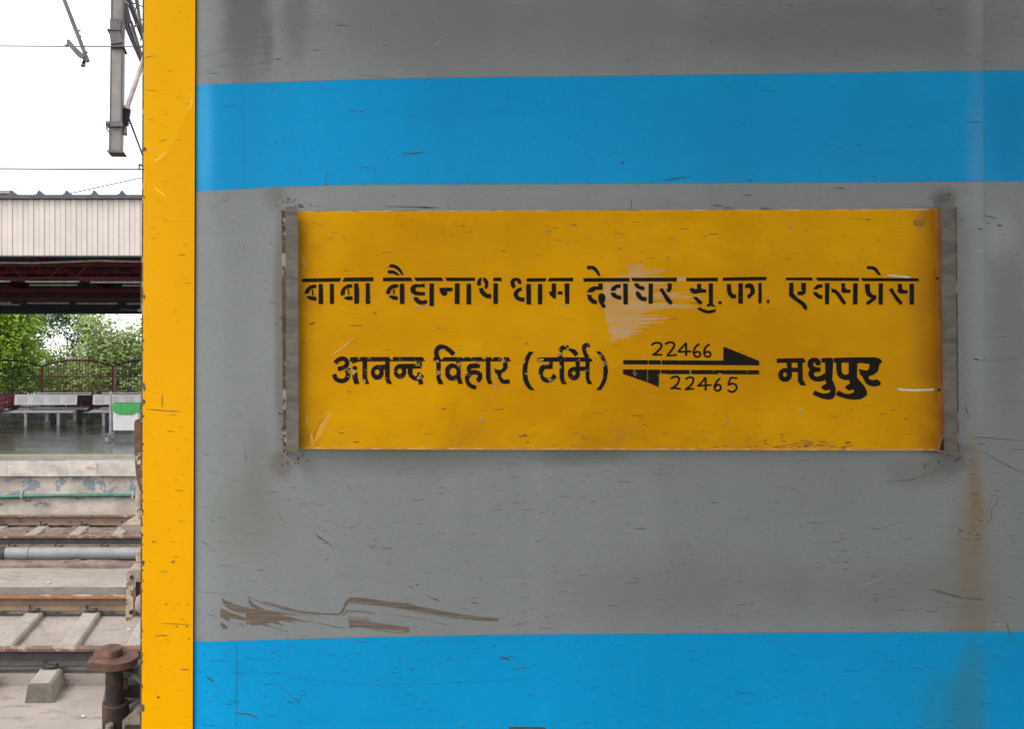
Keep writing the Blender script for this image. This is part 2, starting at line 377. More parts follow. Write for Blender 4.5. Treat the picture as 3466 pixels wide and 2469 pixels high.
def whitewash(name, a, b, blue=0.):
    n = NT(name)
    c = n.mix(n.rng(n.noise((1.6, 1.6, 2.6), 6, .65), .35, .65), a, b)
    c = n.mix(n.rng(n.noise((4, 4, 7), 6, .7, (3, 2, 1)), .60, .72, 0, .7), c, (.11, .095, .08))
    if blue:
        z = n.sep()[2]
        f = n.math('MULTIPLY', n.rng(n.noise((3.2, 3.2, 4.2), 6, .68, (7, 1, 4), .6), .535, .555), n.rng(z, .05, .25))
        c = n.mix(n.math('MULTIPLY', f, .85*blue), c, (.15, .18, .21))
        f = n.rng(n.noise((2.6, 2.6, 5), 6, .72, (1, 6, 2)), .54, .62)
        low = n.math('MULTIPLY', n.rng(z, -.1, .12), n.rng(z, .12, .42, 1, 0))
        c = n.mix(n.math('MULTIPLY', f, low), c, (.075, .066, .058))
    c = n.mix(n.rng(n.noise((9, 9, .7), 4, .6, (2, 2, 2)), .55, .8, 0, .4), c, (.2, .17, .14))
    n.bump(n.noise(14, 6, .7), .5, .02)
    return n.done(c, .85, 0, .2)
M['wall'] = whitewash('peeling_whitewash', (.43, .37, .315), (.30, .255, .215), 1)
M['coping'] = whitewash('pale_coping', (.48, .43, .385), (.33, .29, .25), .22)
P_Y, P_Z = 14.75, .92
mb = MB(); mb.box((-60, P_Y+.95, -.36), (60, 40, P_Z))
structure(mb.build('platform', M['floor']))
structure(MB().box((-60, P_Y, P_Z-.012), (60, P_Y+.5, P_Z-.002)).box((-60, P_Y+.5, P_Z-.3), (60, P_Y+.949, P_Z-.001)).build('platform_edge_paving', M['edge_stone']))
structure(MB().box((-60, P_Y+.56, P_Z), (60, P_Y+.80, P_Z+.004)).build('platform_line', M['yellow_line']))
mb = MB(); random.seed(3); x = -30.0                   # coping stones, each slightly out of line
while x < 20:
    w = random.uniform(1.1, 1.5); j = random.uniform(-.012, .012); b = random.uniform(-.01, .01)
    mb.bbox((x, P_Y+j*.6, P_Z-.325+b), (x+w-.003, P_Y+.5, P_Z-.0125+b*.3), .005); x += w
coping = structure(mb.build('platform_coping', M['coping']))
structure(MB().box((-60, P_Y+.10, -.4), (60, P_Y+.949, P_Z-.30)).build('platform_wall', M['wall']))
M['redpaint'] = simple('faded_red_paint', (.45, .07, .07), .6)
mk = MB(); fl = Flat(mk, 0, 1050, 2.953, P_Y-.016)
for pts, w in (([(866,1562),(866,1594)],3), ([(886,1560),(878,1575),(880,1592),(890,1593),(894,1580),(882,1576)],3),
               ([(906,1562),(898,1577),(904,1594),(914,1592),(916,1572),(906,1562)],3), ([(924,1575),(924,1594)],3), ([(941,1575),(941,1594)],3), ([(924,1585),(941,1584)],3), ([(969,1530),(971,1622)],5)):
    fl.stroke(pts, w*.9, False)
structure(mk.build('platform_marking', M['redpaint']))
# near platform, where the photographer stands
structure(MB().box((-60, -9, -.36), (60, 1.22, P_Z)).build('platform', M['kerb']))

# added unseen canopy over the near platform, sized to shade the coach side
M['added_shade_roof'] = simple('added_shade_canopy', (.22, .22, .22), .6)
nc = empty('platform_canopy', (0, -4.5, P_Z), 'added unseen canopy shading the coach side, behind and above the viewer', 'canopy')
MB().box((SHADE_X, -9, 5.3), (40, SHADE_Y, 5.38)).build('roof', M['added_shade_roof'], nc)
for x in (0, 7, 14): MB().box((x-.12, -5.1, P_Z), (x+.12, -4.9, 5.3)).build('post', M['added_shade_roof'], nc)
# ------------------------------------------------------------------ tracks
M['rail_bright'] = rust_mat('orange_rust_rail', (.33, .125, .055), (.24, .09, .042), None, 12)
M['rail_web'] = rust_mat('dusty_brown_web', (.135, .092, .058), (.10, .068, .046), (.065, .038, .025), 6)
M['rail_dark'] = rust_mat('dark_rail_web', (.028, .025, .027), (.048, .040, .038), None, 10)
M['rail_head'] = rust_mat('worn_rail_head', (.16, .085, .055), (.10, .06, .045), (.26, .2, .17), 8, .45)
M['clip'] = simple('iron_rail_clip', (.06, .052, .05), .55, .3)
def rail_mb(y):
    prof = [(-.075,-.172,2),(.075,-.172,2),(.075,-.16,2),(.012,-.135,1),(.010,-.045,1),(.035,-.035,0),(.035,-.006,0),(.028,0,3),(-.028,0,3),(-.035,-.006,0),(-.035,-.035,0),(-.010,-.045,1),(-.012,-.135,1),(-.075,-.16,2)]
    mb = MB(); n = len(prof)
    vs = [(-60, y+a, z) for a, z, m in prof]+[(60, y+a, z) for a, z, m in prof]
    mb.add(vs, []);
    for i in range(n):
        mb.f.append([i, (i+1) % n, n+(i+1) % n, n+i]); mb.s.append(False)
        mb.m.append({0:2,1:2,2:1,3:1,4:0,5:0,6:3,7:3,8:3,9:0,10:0,11:1,12:2,13:2}[i])
    return mb
def track(yc, xs, label, near_mats, far_mats, zs):
    t = empty('railway_track', (0, yc, -.36), label, 'railway track', 'tracks between the platforms')
    rail_mb(yc-.84).build('rail', near_mats, t); rail_mb(yc+.84).build('rail', far_mats, t)
    for x in xs:
        j = random.uniform(-.012, .012); x += j
        mb = MB(); y0, y1 = yc-1.27, yc+1.27
        b, tp, zt = .135, .092, -.178
        def sec(y, b=b, tp=tp): return [(x-b, y, -.362), (x+b, y, -.362), (x+tp+.012, y, zt-.02), (x+tp-.008, y, zt), (x-tp+.008, y, zt), (x-tp-.012, y, zt-.02)]
        mb.prism(sec(y0), (0, y1-y0, 0)); mb.m[0] = 1
        s = mb.build('sleeper', [M['sleeper'], M['sleeper_end']], t)
        for yr in (yc-.84, yc+.84):
            for sd_ in (-1, 1):
                yy = yr+sd_*.088; c = MB()
                c.bbox((x-.075, yy-.03, zt), (x+.07, yy+.03, zt+.018), .004)
                loop = [(x-.045, yy, zt+.01), (x-.05, yy+sd_*.004, zt+.085), (x-.03, yy, zt+.055), (x-.025, yy+sd_*.03, zt+.032), (x+.035, yy+sd_*.03, zt+.03), (x+.06, yy, zt+.045), (x+.05, yy-sd_*.035, zt+.035), (x+.005, yy-sd_*.035, zt+.03)]
                c.tube(smooth_path(loop, 3), .010, 6); c.build('rail_clip', M['clip'], s)
    return t
T_A, T_B = 8.315, 13.17
track(T_A, [-2.128+.672*k+(.05 if k == 1 else 0) for k in range(-5, 6)], 'nearer rusty track on concrete sleepers beside the round buffer plate', [M['rail_head'], M['rail_dark'], M['rail_dark'], M['rail_head']], [M['rail_bright'], M['rail_web'], M['rail_web'], M['rail_head']], 0)
track(T_B, [-3.39+.74*k for k in range(-4, 5)], 'farther dirt covered track running along the whitewashed platform wall', [M['rail_head'], M['rail_dark'], M['rail_web'], M['rail_head']], [M['rail_head'], M['rail_web'], M['rail_web'], M['rail_head']], 0)

# litter
M['litter'] = simple('white_litter', (.75, .74, .72), .6); M['litter_green'] = simple('green_litter', (.25, .5, .3), .6)
random.seed(11)
def scrap(px, py, Y, s, label, mat=None):
    p = W(px, py, Y); mb = MB(); n = 7; vs = []
    for k in range(n):
        a = 2*math.pi*k/n; r = s*random.uniform(.6, 1.1); vs.append((p.x+r*math.cos(a), p.y+r*.8*math.sin(a), p.z+random.uniform(.002, s*.5)))
    vs.append((p.x, p.y, p.z+s*.6)); mb.add(vs, [(k, (k+1) % n, n) for k in range(n)])
    tag(mb.build('paper_scrap', mat or M['litter'], loc=p), label, 'litter', 'scraps of litter on the track bed')
def ydepth(py, z): return (CAMZ-z)*F/(py-CY)
for px, py, z, s, lb, mt in [
    (282, 2428, -.36, .022, 'white scrap on the open concrete near the bottom edge', None),
    (95, 2318, -.36, .03, 'crumpled white scrap beside the end of the sleeper', None),
    (276, 2118, -.23, .018, 'white scrap lying on the middle sleeper between the rails', None),
    (435, 2133, -.23, .018, 'white scrap between the rails close to the yellow coach end', None),
    (465, 2158, -.23, .022, 'larger white scrap by the near rail under the coach end', None),
    (362, 2162, -.23, .012, 'small white scrap by the near rail left of the coach end', None),
    (165, 1974, -.03, .035, 'white and green wrapper on the raised median strip', M['litter_green'])]:
    scrap(px, py, ydepth(py, z+.008), s, lb, mt)

random.seed(31); gvl = MB()
for k in range(900):
    y = random.choice([random.uniform(11.25, 12.2), random.uniform(12.45, 13.9), random.uniform(12.45, 13.9), random.uniform(10.45, 10.7), random.uniform(9.3, 9.55), random.uniform(14.1, 14.7)]); x = random.uniform(-10, 3)
    z = -.20 if y > 11.2 else (.0 if y > 10 else -.36); r = random.expovariate(1/.014)+.012; r = min(r, .05)
    vs = []
    for a in range(6): an = a*1.047; q = r*random.uniform(.6, 1.1); vs.append((x+q*1.5*math.cos(an), y+q*math.sin(an), z-.01))
    for a in range(5): an = a*1.257+.3; q = r*random.uniform(.4, .8); vs.append((x+q*1.3*math.cos(an), y+q*math.sin(an), z+r*random.uniform(.4, .8)))
    gvl.add(vs, [(0,1,6),(1,7,6),(1,2,7),(2,3,8),(2,8,7),(3,9,8),(3,4,9),(4,5,10),(4,10,9),(5,0,10),(0,6,10),(6,7,8,9,10)])
g_ = gvl.build('rubble', M['ground_dirty']); g_['kind'] = 'stuff'
tag(g_, 'loose brown rubble and dirt clods scattered along the tracks', 'rubble')
# pipes
M['pipe_grey'] = simple('grey_pipe_paint', (.20, .195, .197), .5, sc=5, dark=(.15, .147, .15)); M['pipe_green'] = simple('green_plastic_pipe', (.03, .155, .115), .45, sc=6)
M['clip_steel'] = simple('galvanised_clip', (.5, .5, .48), .4, .5); M['dark'] = simple('dark_joint_shade', (.035, .03, .028), .7)
gp = empty('water_pipe', (W(20, 1885, 10.8).x, 10.8, 0), 'thick grey pipe lying along the ground between the two tracks', 'pipe')
x0 = W(12, 1885, 10.8).x; MB().tube([(x0, 10.8, .09), (3, 10.8, .09)], .088, 24).build('pipe', M['pipe_grey'], gp)
MB().tube([(x0-.4, 10.8, .075), (x0-.02, 10.8, .075)], .098, 20).tube([(x0-.05, 10.8, .08), (x0+.03, 10.8, .08)], .105, 20).build('pipe_coupling', M['dark'], gp)
MB().tube([(W(99, 0, 10.8).x, 10.8, .09), (W(101, 0, 10.8).x, 10.8, .09)], .0895, 24).build('pipe_joint', M['dark'], gp)
MB().tube([(-8, 10.8, .08), (x0-.4, 10.8, .08)], .088, 20).build('pipe', M['pipe_grey'], gp)
gy = P_Y+.05; gz = W(0, 1679, gy).z
gr = empty('green_pipe', (-8, gy, gz), 'thin green pipe clipped along the whitewashed platform wall', 'pipe')
MB().tube([(-20, gy, gz-.12)]+[W(px, py, gy) for px, py in ((-60,1686),(0,1684),(75,1681),(150,1679),(300,1678),(480,1677))]+[(12, gy, gz+.0)], .034, 12).build('pipe', M['pipe_green'], gr)
a = W(30, 1683, gy); MB().tube([a, W(46, 1682, gy)], .040, 12).build('pipe_sleeve', M['pipe_green'], gr)
for px in (73, 450):
    p = W(px, 1680, gy); MB().bbox((p.x-.018, gy-.042, p.z-.05), (p.x+.018, P_Y+.11, p.z+.05), .008).bbox((p.x-.012, gy+.02, p.z+.05), (p.x+.012, P_Y+.11, p.z+.10), .004).build('pipe_clip', M['clip_steel'], gr)

# ================================================================== THE COACH
coach = empty('passenger_coach', COACH, 'grey and blue railway coach with a yellow corner, filling most of the view', 'train coach')
def lin(pts):
    def f(x):
        if x <= pts[0][0]: return pts[0][1]
        for (a, b), (c, e) in zip(pts, pts[1:]):
            if x <= c: return b+(e-b)*(x-a)/(c-a)
        return pts[-1][1]
    return f
ROWS = [lin([(650, -420), (3466, -420)]), lin([(669, 284), (830, 281), (1200, 269), (1300, 266), (1520, 262), (2000, 258), (3466, 237)]),
        lin([(669, 647), (830, 640), (950, 632), (1150, 626), (2000, 622), (3466, 614)]),
        lin([(661, 2175), (1150, 2161), (1672, 2151), (2300, 2146), (3466, 2140)]), lin([(661, 2850), (3466, 2850)]), lin([(661, 4000), (3466, 4000)])]
def wallY(x):                                          # side sheet: rolled edge next to the corner post, then flat
    xe = (664-CX)/F*WY; t = max(0., 1-(x-xe)/.055); return WY+.004*t*t
def right_edge(py): return 664-9*py/2469
def wpt(px, py, dy=0.):
    p = W(px, py, WY); p.y = wallY(p.x)-dy; return p
cols = [664]+[680+16*k for k in range(10)]+[860+90*k for k in range(30)]+[3600, 4500, 6000, 9000, 14000]
sw = MB(); NR = len(ROWS)
vs = []
for px in cols:
    for r in ROWS:
        py = r(px); q = px if px > 664 else right_edge(py); vs.append(wpt(q, py))
fs = []; ms = []
for i in range(len(cols)-1):
    for r in range(NR-1): sw.add([vs[i*NR+r], vs[i*NR+r+1], vs[(i+1)*NR+r+1], vs[(i+1)*NR+r]], [(0, 1, 2, 3)], [0, 1, 0, 1, 0][r])
# weld: smooth shading across shared verts is not needed, the sheet bends gently; dark paint joints
sw.s = [False]*len(sw.f)
WM = [M['grey'], M['blue'], M['scuff'], M['scuff_soft'], M['scuff_blue'], M['scratch_light'], M['brown'], M['grey_edge'], M['rust_edge']]
wf = Flat(sw, 0, 0, 1, WY, 2, .00006, wallY)
for r in ROWS[1:4]: wf.stroke([(px, r(px)) for px in range(668, 3480, 60)], 1.1, False, 3)
random.seed(21)
def sliver(px, py, L, t, ang, mi):
    ca, sa = math.cos(ang), math.sin(ang); pts = []
    for a, b in ((-.5, .05), (-.22, .5), (.12, .42), (.5, -.05), (.2, -.45), (-.25, -.35)):
        a *= L*random.uniform(.85, 1.1); b *= t*random.uniform(.6, 1.2); pts.append((px+a*ca-b*sa, py+a*sa+b*ca))
    wf.poly(pts, mi)
def in_board(px, py): return 945 < px < 3250 and 690 < py < 1545
for k in range(2900):
    px = random.uniform(672, 3460)
    py = random.choice([random.uniform(0, 640), random.uniform(640, 2140), random.uniform(1500, 2140), random.uniform(1560, 2469), random.uniform(2150, 2469)])
    if in_board(px, py) or py > 2466: continue
    blue = ROWS[1](px) < py < ROWS[2](px) or py > ROWS[3](px)
    if py < 640 and random.random() < .6: continue
    dens = .5+.5*math.sin(px*.0071+py*.0043+1.3)*math.sin(px*.0037-py*.0102+.4)
    if random.random() > .12+dens: continue
    L = min(60, 4+random.expovariate(1/11)); t = random.uniform(.9, 2.2)+L*.025; ang = R(random.gauss(1.5, 4))
    mi = (4 if random.random() < .9 else 2) if blue else (2 if random.random() < .25 else 3)
    sliver(px, py, L, t, ang, mi)
for k in range(90):                                   # tiny dots
    px, py = random.uniform(672, 3460), random.uniform(0, 2466)
    if not in_board(px, py): sliver(px, py, random.uniform(3, 7), random.uniform(3, 6), random.uniform(0, 3), 2)
def zs(ox, oy, sc, mi):
    return Flat(sw, ox, oy, sc, WY, mi, .00012, wallY)
g = zs(700, 1960, 2.192, 6)                            # brown brush smear
for p in ([(108,140),(150,168),(210,190),(290,215),(290,262),(240,255),(180,235),(140,210),(118,180)],
          [(100,220),(150,240),(200,265),(290,290),(290,318),(240,305),(190,295),(160,300),(178,325),(140,310),(98,285)],
          [(104,320),(160,360),(150,378),(118,375),(100,345)],
          [(290,210),(340,225),(420,230),(520,245),(700,278),(600,268),(540,268),(620,285),(720,312),(830,328),(700,320),(620,310),(670,335),(560,315),(520,318),(580,352),(480,330),(440,335),(500,365),(400,345),(330,350),(318,325),(298,350),(292,300)],
          [(303,130),(315,150),(350,190),(430,228),(420,238),(345,222),(315,190)],
          [(412,170),(470,178),(560,205),(650,230),(760,245),(870,258),(985,258),(975,272),(880,272),(770,265),(680,255),(590,238),(500,208),(418,185)],
          [(975,270),(1010,215),(1025,170),(1060,140),(1060,180),(1035,205),(1015,245),(985,272)],
          [(1060,138),(1150,142),(1240,155),(1350,172),(1490,182),(1540,200),(1700,230),(1900,268),(2167,295),(2165,318),(2080,318),(1850,295),(1700,268),(1540,240),(1440,225),(1250,200),(1060,182)],
          [(1055,308),(1210,318),(1300,335),(1500,362),(1503,398),(1400,388),(1230,375),(1120,360),(1062,370),(1052,340)]): g.poly(p)
for p, w in (([(1045,234),(1225,248)],5), ([(1045,247),(1140,250),(1225,264)],5), ([(1012,278),(1050,238)],6), ([(1005,268),(1042,232)],5), ([(1040,298),(1210,308)],6), ([(1050,285),(1200,290)],3),
             ([(1380,268),(1500,285),(1640,315),(1780,342)],3), ([(430,340),(520,372),(600,396)],4), ([(310,135),(360,160),(420,178)],5), ([(420,192),(560,242),(700,268),(840,280)],3), ([(1530,245),(1700,275),(1850,300)],3), ([(830,332),(900,345),(960,360)],6), ([(1240,382),(1380,398),(1505,408)],4)): g.stroke(p, w)
g = zs(660, 1500, 1.676, 2)
for p, w, mi in (([(675,515),(735,555),(795,600)],4,2), ([(690,525),(725,550)],9,2), ([(800,160),(845,212),(885,260)],1.6,3), ([(935,305),(985,355)],1.6,2), ([(30,555),(90,595)],3,2), ([(75,600),(125,615)],2,2),
                 ([(1210,808),(1240,830)],4,2), ([(1310,860),(1350,885),(1385,897)],4,2), ([(1355,886),(1385,897)],9,2), ([(220,1535),(290,1541),(355,1557)],7,2), ([(460,1370),(560,1450),(640,1520)],3,4), ([(30,850),(190,857)],2,2),
                 ([(1565,908),(1610,913)],8,3), ([(470,390),(507,465)],2,2), ([(1250,805),(1268,806)],6,2), ([(425,1310),(830,1365),(1300,1370),(2000,1335)],1.5,4), ([(235,1135),(232,1600)],2,4), ([(240,1135),(237,1600)],1.5,4),
                 ([(60,1325),(110,1362)],18,4), ([(1730,1225),(1790,1228)],9,2), ([(1020,1345),(1045,1349)],5,2), ([(1800,1282),(1890,1278)],4,2), ([(135,690),(210,705)],3,3), ([(270,515),(390,520)],2,3), ([(292,120),(285,40)],4,3)): g.stroke(p, w, mi=mi, taper=True)
g = zs(2900, 1500, 1.677, 2)
for p, w, mi in (([(760,295),(800,305),(790,350),(768,375),(762,430),(735,460),(715,492)],3,2), ([(580,485),(588,500),(600,496)],8,2), ([(632,516),(648,518)],8,2), ([(672,524),(698,520)],6,2), ([(600,540),(650,562)],4,2), ([(660,552),(705,548)],4,2), ([(560,505),(600,545)],2.5,2),
                 ([(640,292),(672,288),(705,298)],4,2), ([(645,306),(668,300)],3,2), ([(415,832),(500,855),(600,882)],16,3), ([(600,880),(725,893)],12,3), ([(250,712),(160,760),(60,800),(0,822)],2,5), ([(845,1015),(860,1060),(885,1150)],4,2), ([(770,930),(850,1015)],3,3),
                 ([(725,52),(790,95),(949,170)],4,3), ([(540,85),(430,170),(300,210),(150,218)],5,3), ([(780,1025),(808,1036)],7,5), ([(0,965),(400,940),(949,912)],1.6,3), ([(250,800),(300,795)],2,2), ([(95,890),(125,905)],7,3), ([(690,440),(715,445)],5,2), ([(400,110),(380,150)],7,3)): g.stroke(p, w, mi=mi, taper=True)
g = zs(2900, 600, 1.477, 2)
for p, w, mi in (([(570,1303),(640,1303),(836,1322)],3,2), ([(510,1350),(640,1380),(740,1440),(836,1480)],3,3), ([(615,805),(836,795)],2,3), ([(580,908),(615,915)],8,2), ([(620,918),(836,908)],3,3), ([(635,190),(700,206)],5,2), ([(700,240),(728,243)],9,2), ([(605,258),(632,260)],8,3), ([(650,230),(665,228)],7,3), ([(540,1140),(560,1200)],5,2), ([(600,370),(640,372)],5,5), ([(340,1430),(332,1460)],6,3)): g.stroke(p, w, mi=mi, taper=True)
g = zs(660, 0, 1.7015, 2)
for p, w, mi in (([(880,637),(940,644),(985,632)],4,2), ([(1060,640),(1160,650)],2,4), ([(1385,258),(1412,233)],3,5), ([(1437,205),(1450,197)],6,5), ([(485,120),(515,205)],2,3), ([(1190,882),(1250,885),(1335,872)],9,4), ([(1033,965),(1030,995)],4,2), ([(1110,1190),(1280,1192),(1405,1196)],6,2), ([(1075,1188),(1270,1191)],3,3), ([(1290,1195),(1380,1196)],9,8),
                 ([(75,418),(140,424)],3,2), ([(10,330),(190,280)],2,3), ([(10,420),(220,360)],2,3), ([(460,342),(497,336)],5,2), ([(360,362),(410,365)],6,3), ([(275,480),(278,1080)],1.6,4), ([(755,1000),(755,1065)],3,4), ([(750,1063),(762,1064)],6,2), ([(1578,1010),(1582,1018)],9,2), ([(935,430),(1115,446)],3,3), ([(130,625),(250,600)],2,4), ([(210,1095),(90,1215)],1.6,3)): g.stroke(p, w, mi=mi, taper=True)
g = zs(2000, 0, 1.5553, 2)
for p, w, mi in (([(1030,26),(1070,24)],5,2), ([(1070,22),(1240,16)],2,3), ([(1965,640),(2060,644)],5,2), ([(1925,260),(2080,330)],2,3), ([(222,20),(180,200)],2,3), ([(160,850),(172,865)],10,2), ([(170,770),(166,850)],2,4), ([(1480,930),(1503,928)],6,2), ([(1395,760),(1425,762)],5,2), ([(380,950),(520,930)],9,4), ([(820,948),(850,950)],6,2), ([(640,1080),(690,1085)],10,3), ([(890,1098),(940,1098)],10,3), ([(700,1094),(745,1094)],5,2), ([(248,966),(249,1000)],3,2), ([(212,1040),(214,1110)],3,2), ([(1285,990),(1335,992)],9,3), ([(800,1028),(850,1026)],7,3)): g.stroke(p, w, mi=mi, taper=True)
wf.poly([(1722, 2462), (1848, 2464), (1848, 2540), (1722, 2540)], 2)     # top edge of the coach number below
# rust and weld dirt round the bracket feet
for (cx, cy, sx, sy, k) in ((955, 1110, 8, 420, 26), (985, 1560, 28, 22, 22), (985, 688, 28, 14, 16), (1040, 695, 18, 10, 8), (3205, 670, 22, 12, 12), (3225, 1555, 25, 12, 10)):
    for _ in range(k): sliver(random.gauss(cx, sx), random.uniform(cy-sy, cy+sy), random.uniform(5, 16), random.uniform(3, 8), random.uniform(0, 3.1), random.choice([2, 8, 8, 3]))
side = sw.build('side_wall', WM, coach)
# the sheet's body behind the paint, end wall, roof
XE = COACH.x; XR = 7.0
bk = MB(); bk.box((XE+.02, WY+.02, 1.12), (XR, WY+.09, 3.62)); bk.box((XE+.02, WY+3.15, 1.12), (XR, WY+3.24, 3.62)); bk.box((XR-.05, WY+.09, 1.12), (XR, WY+3.15, 3.62))
bk.build('body_shell', M['grey'], coach)
MB().box((XE+.004, WY+.012, 1.1), (XE+.02, WY+3.24, 3.62)).build('end_wall', M['grey'], coach)
rf = MB(); prof = []
for k in range(13):
    t = k/12; y = WY+.0+3.24*t; prof.append((XE+.01, y, 3.60+.42*math.sin(math.pi*t)**.6))
prof.append((XE+.01, WY+3.24, 3.6)); rf.prism(prof[:-1], (XR-XE, 0, 0)).build('roof', M['grey'], coach)
MB().box((XE+.02, WY+.05, 1.02), (XR, WY+3.2, 1.119)).build('underframe', M['rust_dark'], coach)
# yellow corner post
def left_edge(py): return 488-8*py/2469
cp = MB()
def cpp(px, py, y): p = W(px, py, WY); p.y = y; return p
for (a, b) in ((-420, 2850),):
    L = [(left_edge(a), a), (right_edge(a)-3, a), (right_edge(b)-3, b), (left_edge(b), b)]
    cp.prism([cpp(x, y, WY-.001) for x, y in L], (0, .06, 0))
cf = Flat(cp, 0, 0, 1, WY-.001, 0, .00010)
cf.poly([(655,322),(652,330),(640,362),(624,400),(608,440),(588,482),(560,516),(535,540),(512,546),(498,541),(492,530),(486,900),(484,2466),(650,2466),(653,1000)], 1)
cf.poly([(640,2195),(625,2240),(612,2330),(600,2370),(560,2420),(525,2440),(500,2440),(483,2432),(482,2466),(648,2466),(650,2200)], 2)
cf.poly([(497,628),(525,640),(530,665),(520,700),(505,720),(494,715)], 2)
cf.stroke([(520, 548), (545, 530), (565, 512)], 9, mi=3, taper=True); cf.stroke([(640, 375), (652, 325)], 8, mi=3, taper=True); cf.stroke([(520,632),(560,665)],8,mi=3,taper=True)
random.seed(5)
def ysl(px, py, L, t, ang, mi):
    ca, sa = math.cos(ang), math.sin(ang); pts = []
    for a, b in ((-.5, .05), (-.22, .5), (.12, .42), (.5, -.05), (.2, -.45), (-.25, -.35)):
        a *= L*random.uniform(.85, 1.1); b *= t*random.uniform(.6, 1.2); pts.append((px+a*ca-b*sa, py+a*sa+b*ca))
    cf.poly(pts, mi)
for k in range(90): ysl(random.uniform(505, 640), random.uniform(40, 2460), 4+random.expovariate(1/9), random.uniform(1.2, 3), R(random.gauss(3, 5)), 4)
for p, w in (([(496,1386),(560,1391),(612,1394)],4), ([(523,2158),(545,2152),(568,2155)],4), ([(525,188),(500,192),(489,198)],2.5), ([(605,864),(628,863)],4), ([(550,1335),(548,1380)],4), ([(545,2112),(650,2116)],2.5), ([(610,2268),(640,2268)],4), ([(565,1460),(590,1462)],3)): cf.stroke(p, w, mi=4, taper=True)
for px, py, s in ((562,2047,9), (586,1903,16), (570,1795,8), (520,1835,16), (635,2047,8), (598,2122,9), (632,2122,12), (640,2165,9), (536,2362,12)): ysl(px, py, s, s*.7, 0, 4)
for k in range(40):                                    # chipped rusty edge
    py = random.triangular(200, 2466, 2300); ysl(left_edge(py)+random.uniform(0, 3), py, random.uniform(5, 16), random.uniform(2, 6), R(90+random.gauss(0, 8)), 5)
for py, s in ((505,16),(1005,20),(1310,34),(1360,18),(1905,14),(2400,30)): ysl(left_edge(py)+4, py, s, 12, R(90), 5)
post = cp.build('corner_post', [M['yellow'], M['yellow2'], M['yellow2'], M['yellow3'], M['scuff_amber'], M['rust_edge']], coach)
e = MB(); L = [(-420, left_edge(-420)), (2850, left_edge(2850))]
e.prism([cpp(left_edge(-420)-6.5, -420, WY+.002), cpp(left_edge(-420)+.5, -420, WY+.002), cpp(left_edge(2850)+.5, 2850, WY+.002), cpp(left_edge(2850)-6.5, 2850, WY+.002)], (0, .05, 0))
e.build('corner_flange', M['rust_edge'], coach)
MB().prism([cpp(right_edge(-420)-7, -420, WY+.006), cpp(right_edge(-420)+4, -420, WY+.006), cpp(right_edge(2850)+4, 2850, WY+.006), cpp(right_edge(2850)-7, 2850, WY+.006)], (0, .004, 0)).build('joint_gap', M['dark'], coach)

# board brackets: angle irons welded to the side
FY = 1.378
def quad_at(pts, y): 
    out = []
    for x, yy in pts: p = W(x, yy, FY); p.y = y; out.append(p)
    return out
def bracket(front, flange, inner):
    b = MB()
    (tl, tr, br, bl) = front; e = 2.0
    b.prism(quad_at([(tl[0], tl[1]), (tr[0], tr[1]), (br[0], br[1]), (bl[0], bl[1])], FY), (0, .005, 0))
    s = 8 if inner == 'left' else -8                    # web back to the coach side
    if inner == 'left': b.prism(quad_at([(tl[0]+.5, tl[1]+1), (tl[0]+9, tl[1]+1), (bl[0]+9, bl[1]-1), (bl[0]+.5, bl[1]-1)], FY+.005), (0, WY-FY-.0055, 0))
    else: b.prism(quad_at([(tr[0]-9, tr[1]+1), (tr[0]-.5, tr[1]+1), (br[0]-.5, br[1]-1), (br[0]-9, br[1]-1)], FY+.005), (0, WY-FY-.0055, 0))
    o = b.build('board_bracket', M['bracket'], coach)
    f = MB(); f.prism([W(x, y, WY-.004) for x, y in flange], (0, .0038, 0)); f.build('bracket_weld', M['rust_edge'], o)
    return o
bracket([(967,700),(1009,700),(1011,1531),(970,1531)], [(953,712),(975,712),(978,1534),(958,1534)], 'left')
bracket([(3191,685),(3233,685),(3242,1540),(3203,1540)], [(3226,700),(3238,700),(3246,1530),(3234,1530)], 'right')

# ------------------------------------------------------------------ destination board
BY = 1.3955
B0 = W(1003, 1525, BY); B0.y = BY
board = empty('destination_board', B0, 'yellow painted destination board with black Hindi lettering held by brackets on the coach', 'sign board')
pm = MB(); pm.prism([W(*p, BY) for p in ((1000,714),(1600,712),(2400,709),(3196,706),(3200,1527),(2400,1526),(1600,1524),(1000,1522))], (0, .005, 0), 0)
pf = Flat(pm, 0, 0, 1, BY, 0, .00006)
random.seed(9)
def ragged(x0, y0, x1, y1, w, n=90):
    up = []; dn = []
    for k in range(n+1):
        t = k/n; x = x0+(x1-x0)*t; y = y0+(y1-y0)*t; up.append((x, y)); dn.append((x, y+w*random.uniform(.25, 1.2)))
    pf.poly(up+dn[::-1], 2)
ragged(1012, 714, 3180, 706.5, 5); ragged(1012, 1516, 3180, 1521, 5)
pf.poly([(3164,709),(3196,707),(3200,1526),(3174,1526),(3176,1300),(3170,1000)], 3)
pf.poly([(3199,1462),(3186,1490),(3178,1524),(3200,1526)], 5)
pf.stroke([(3198,1464),(3186,1492),(3178,1522)], 4, mi=2); pf.stroke([(3168,1526),(3182,1529),(3198,1530)], 4, mi=2)
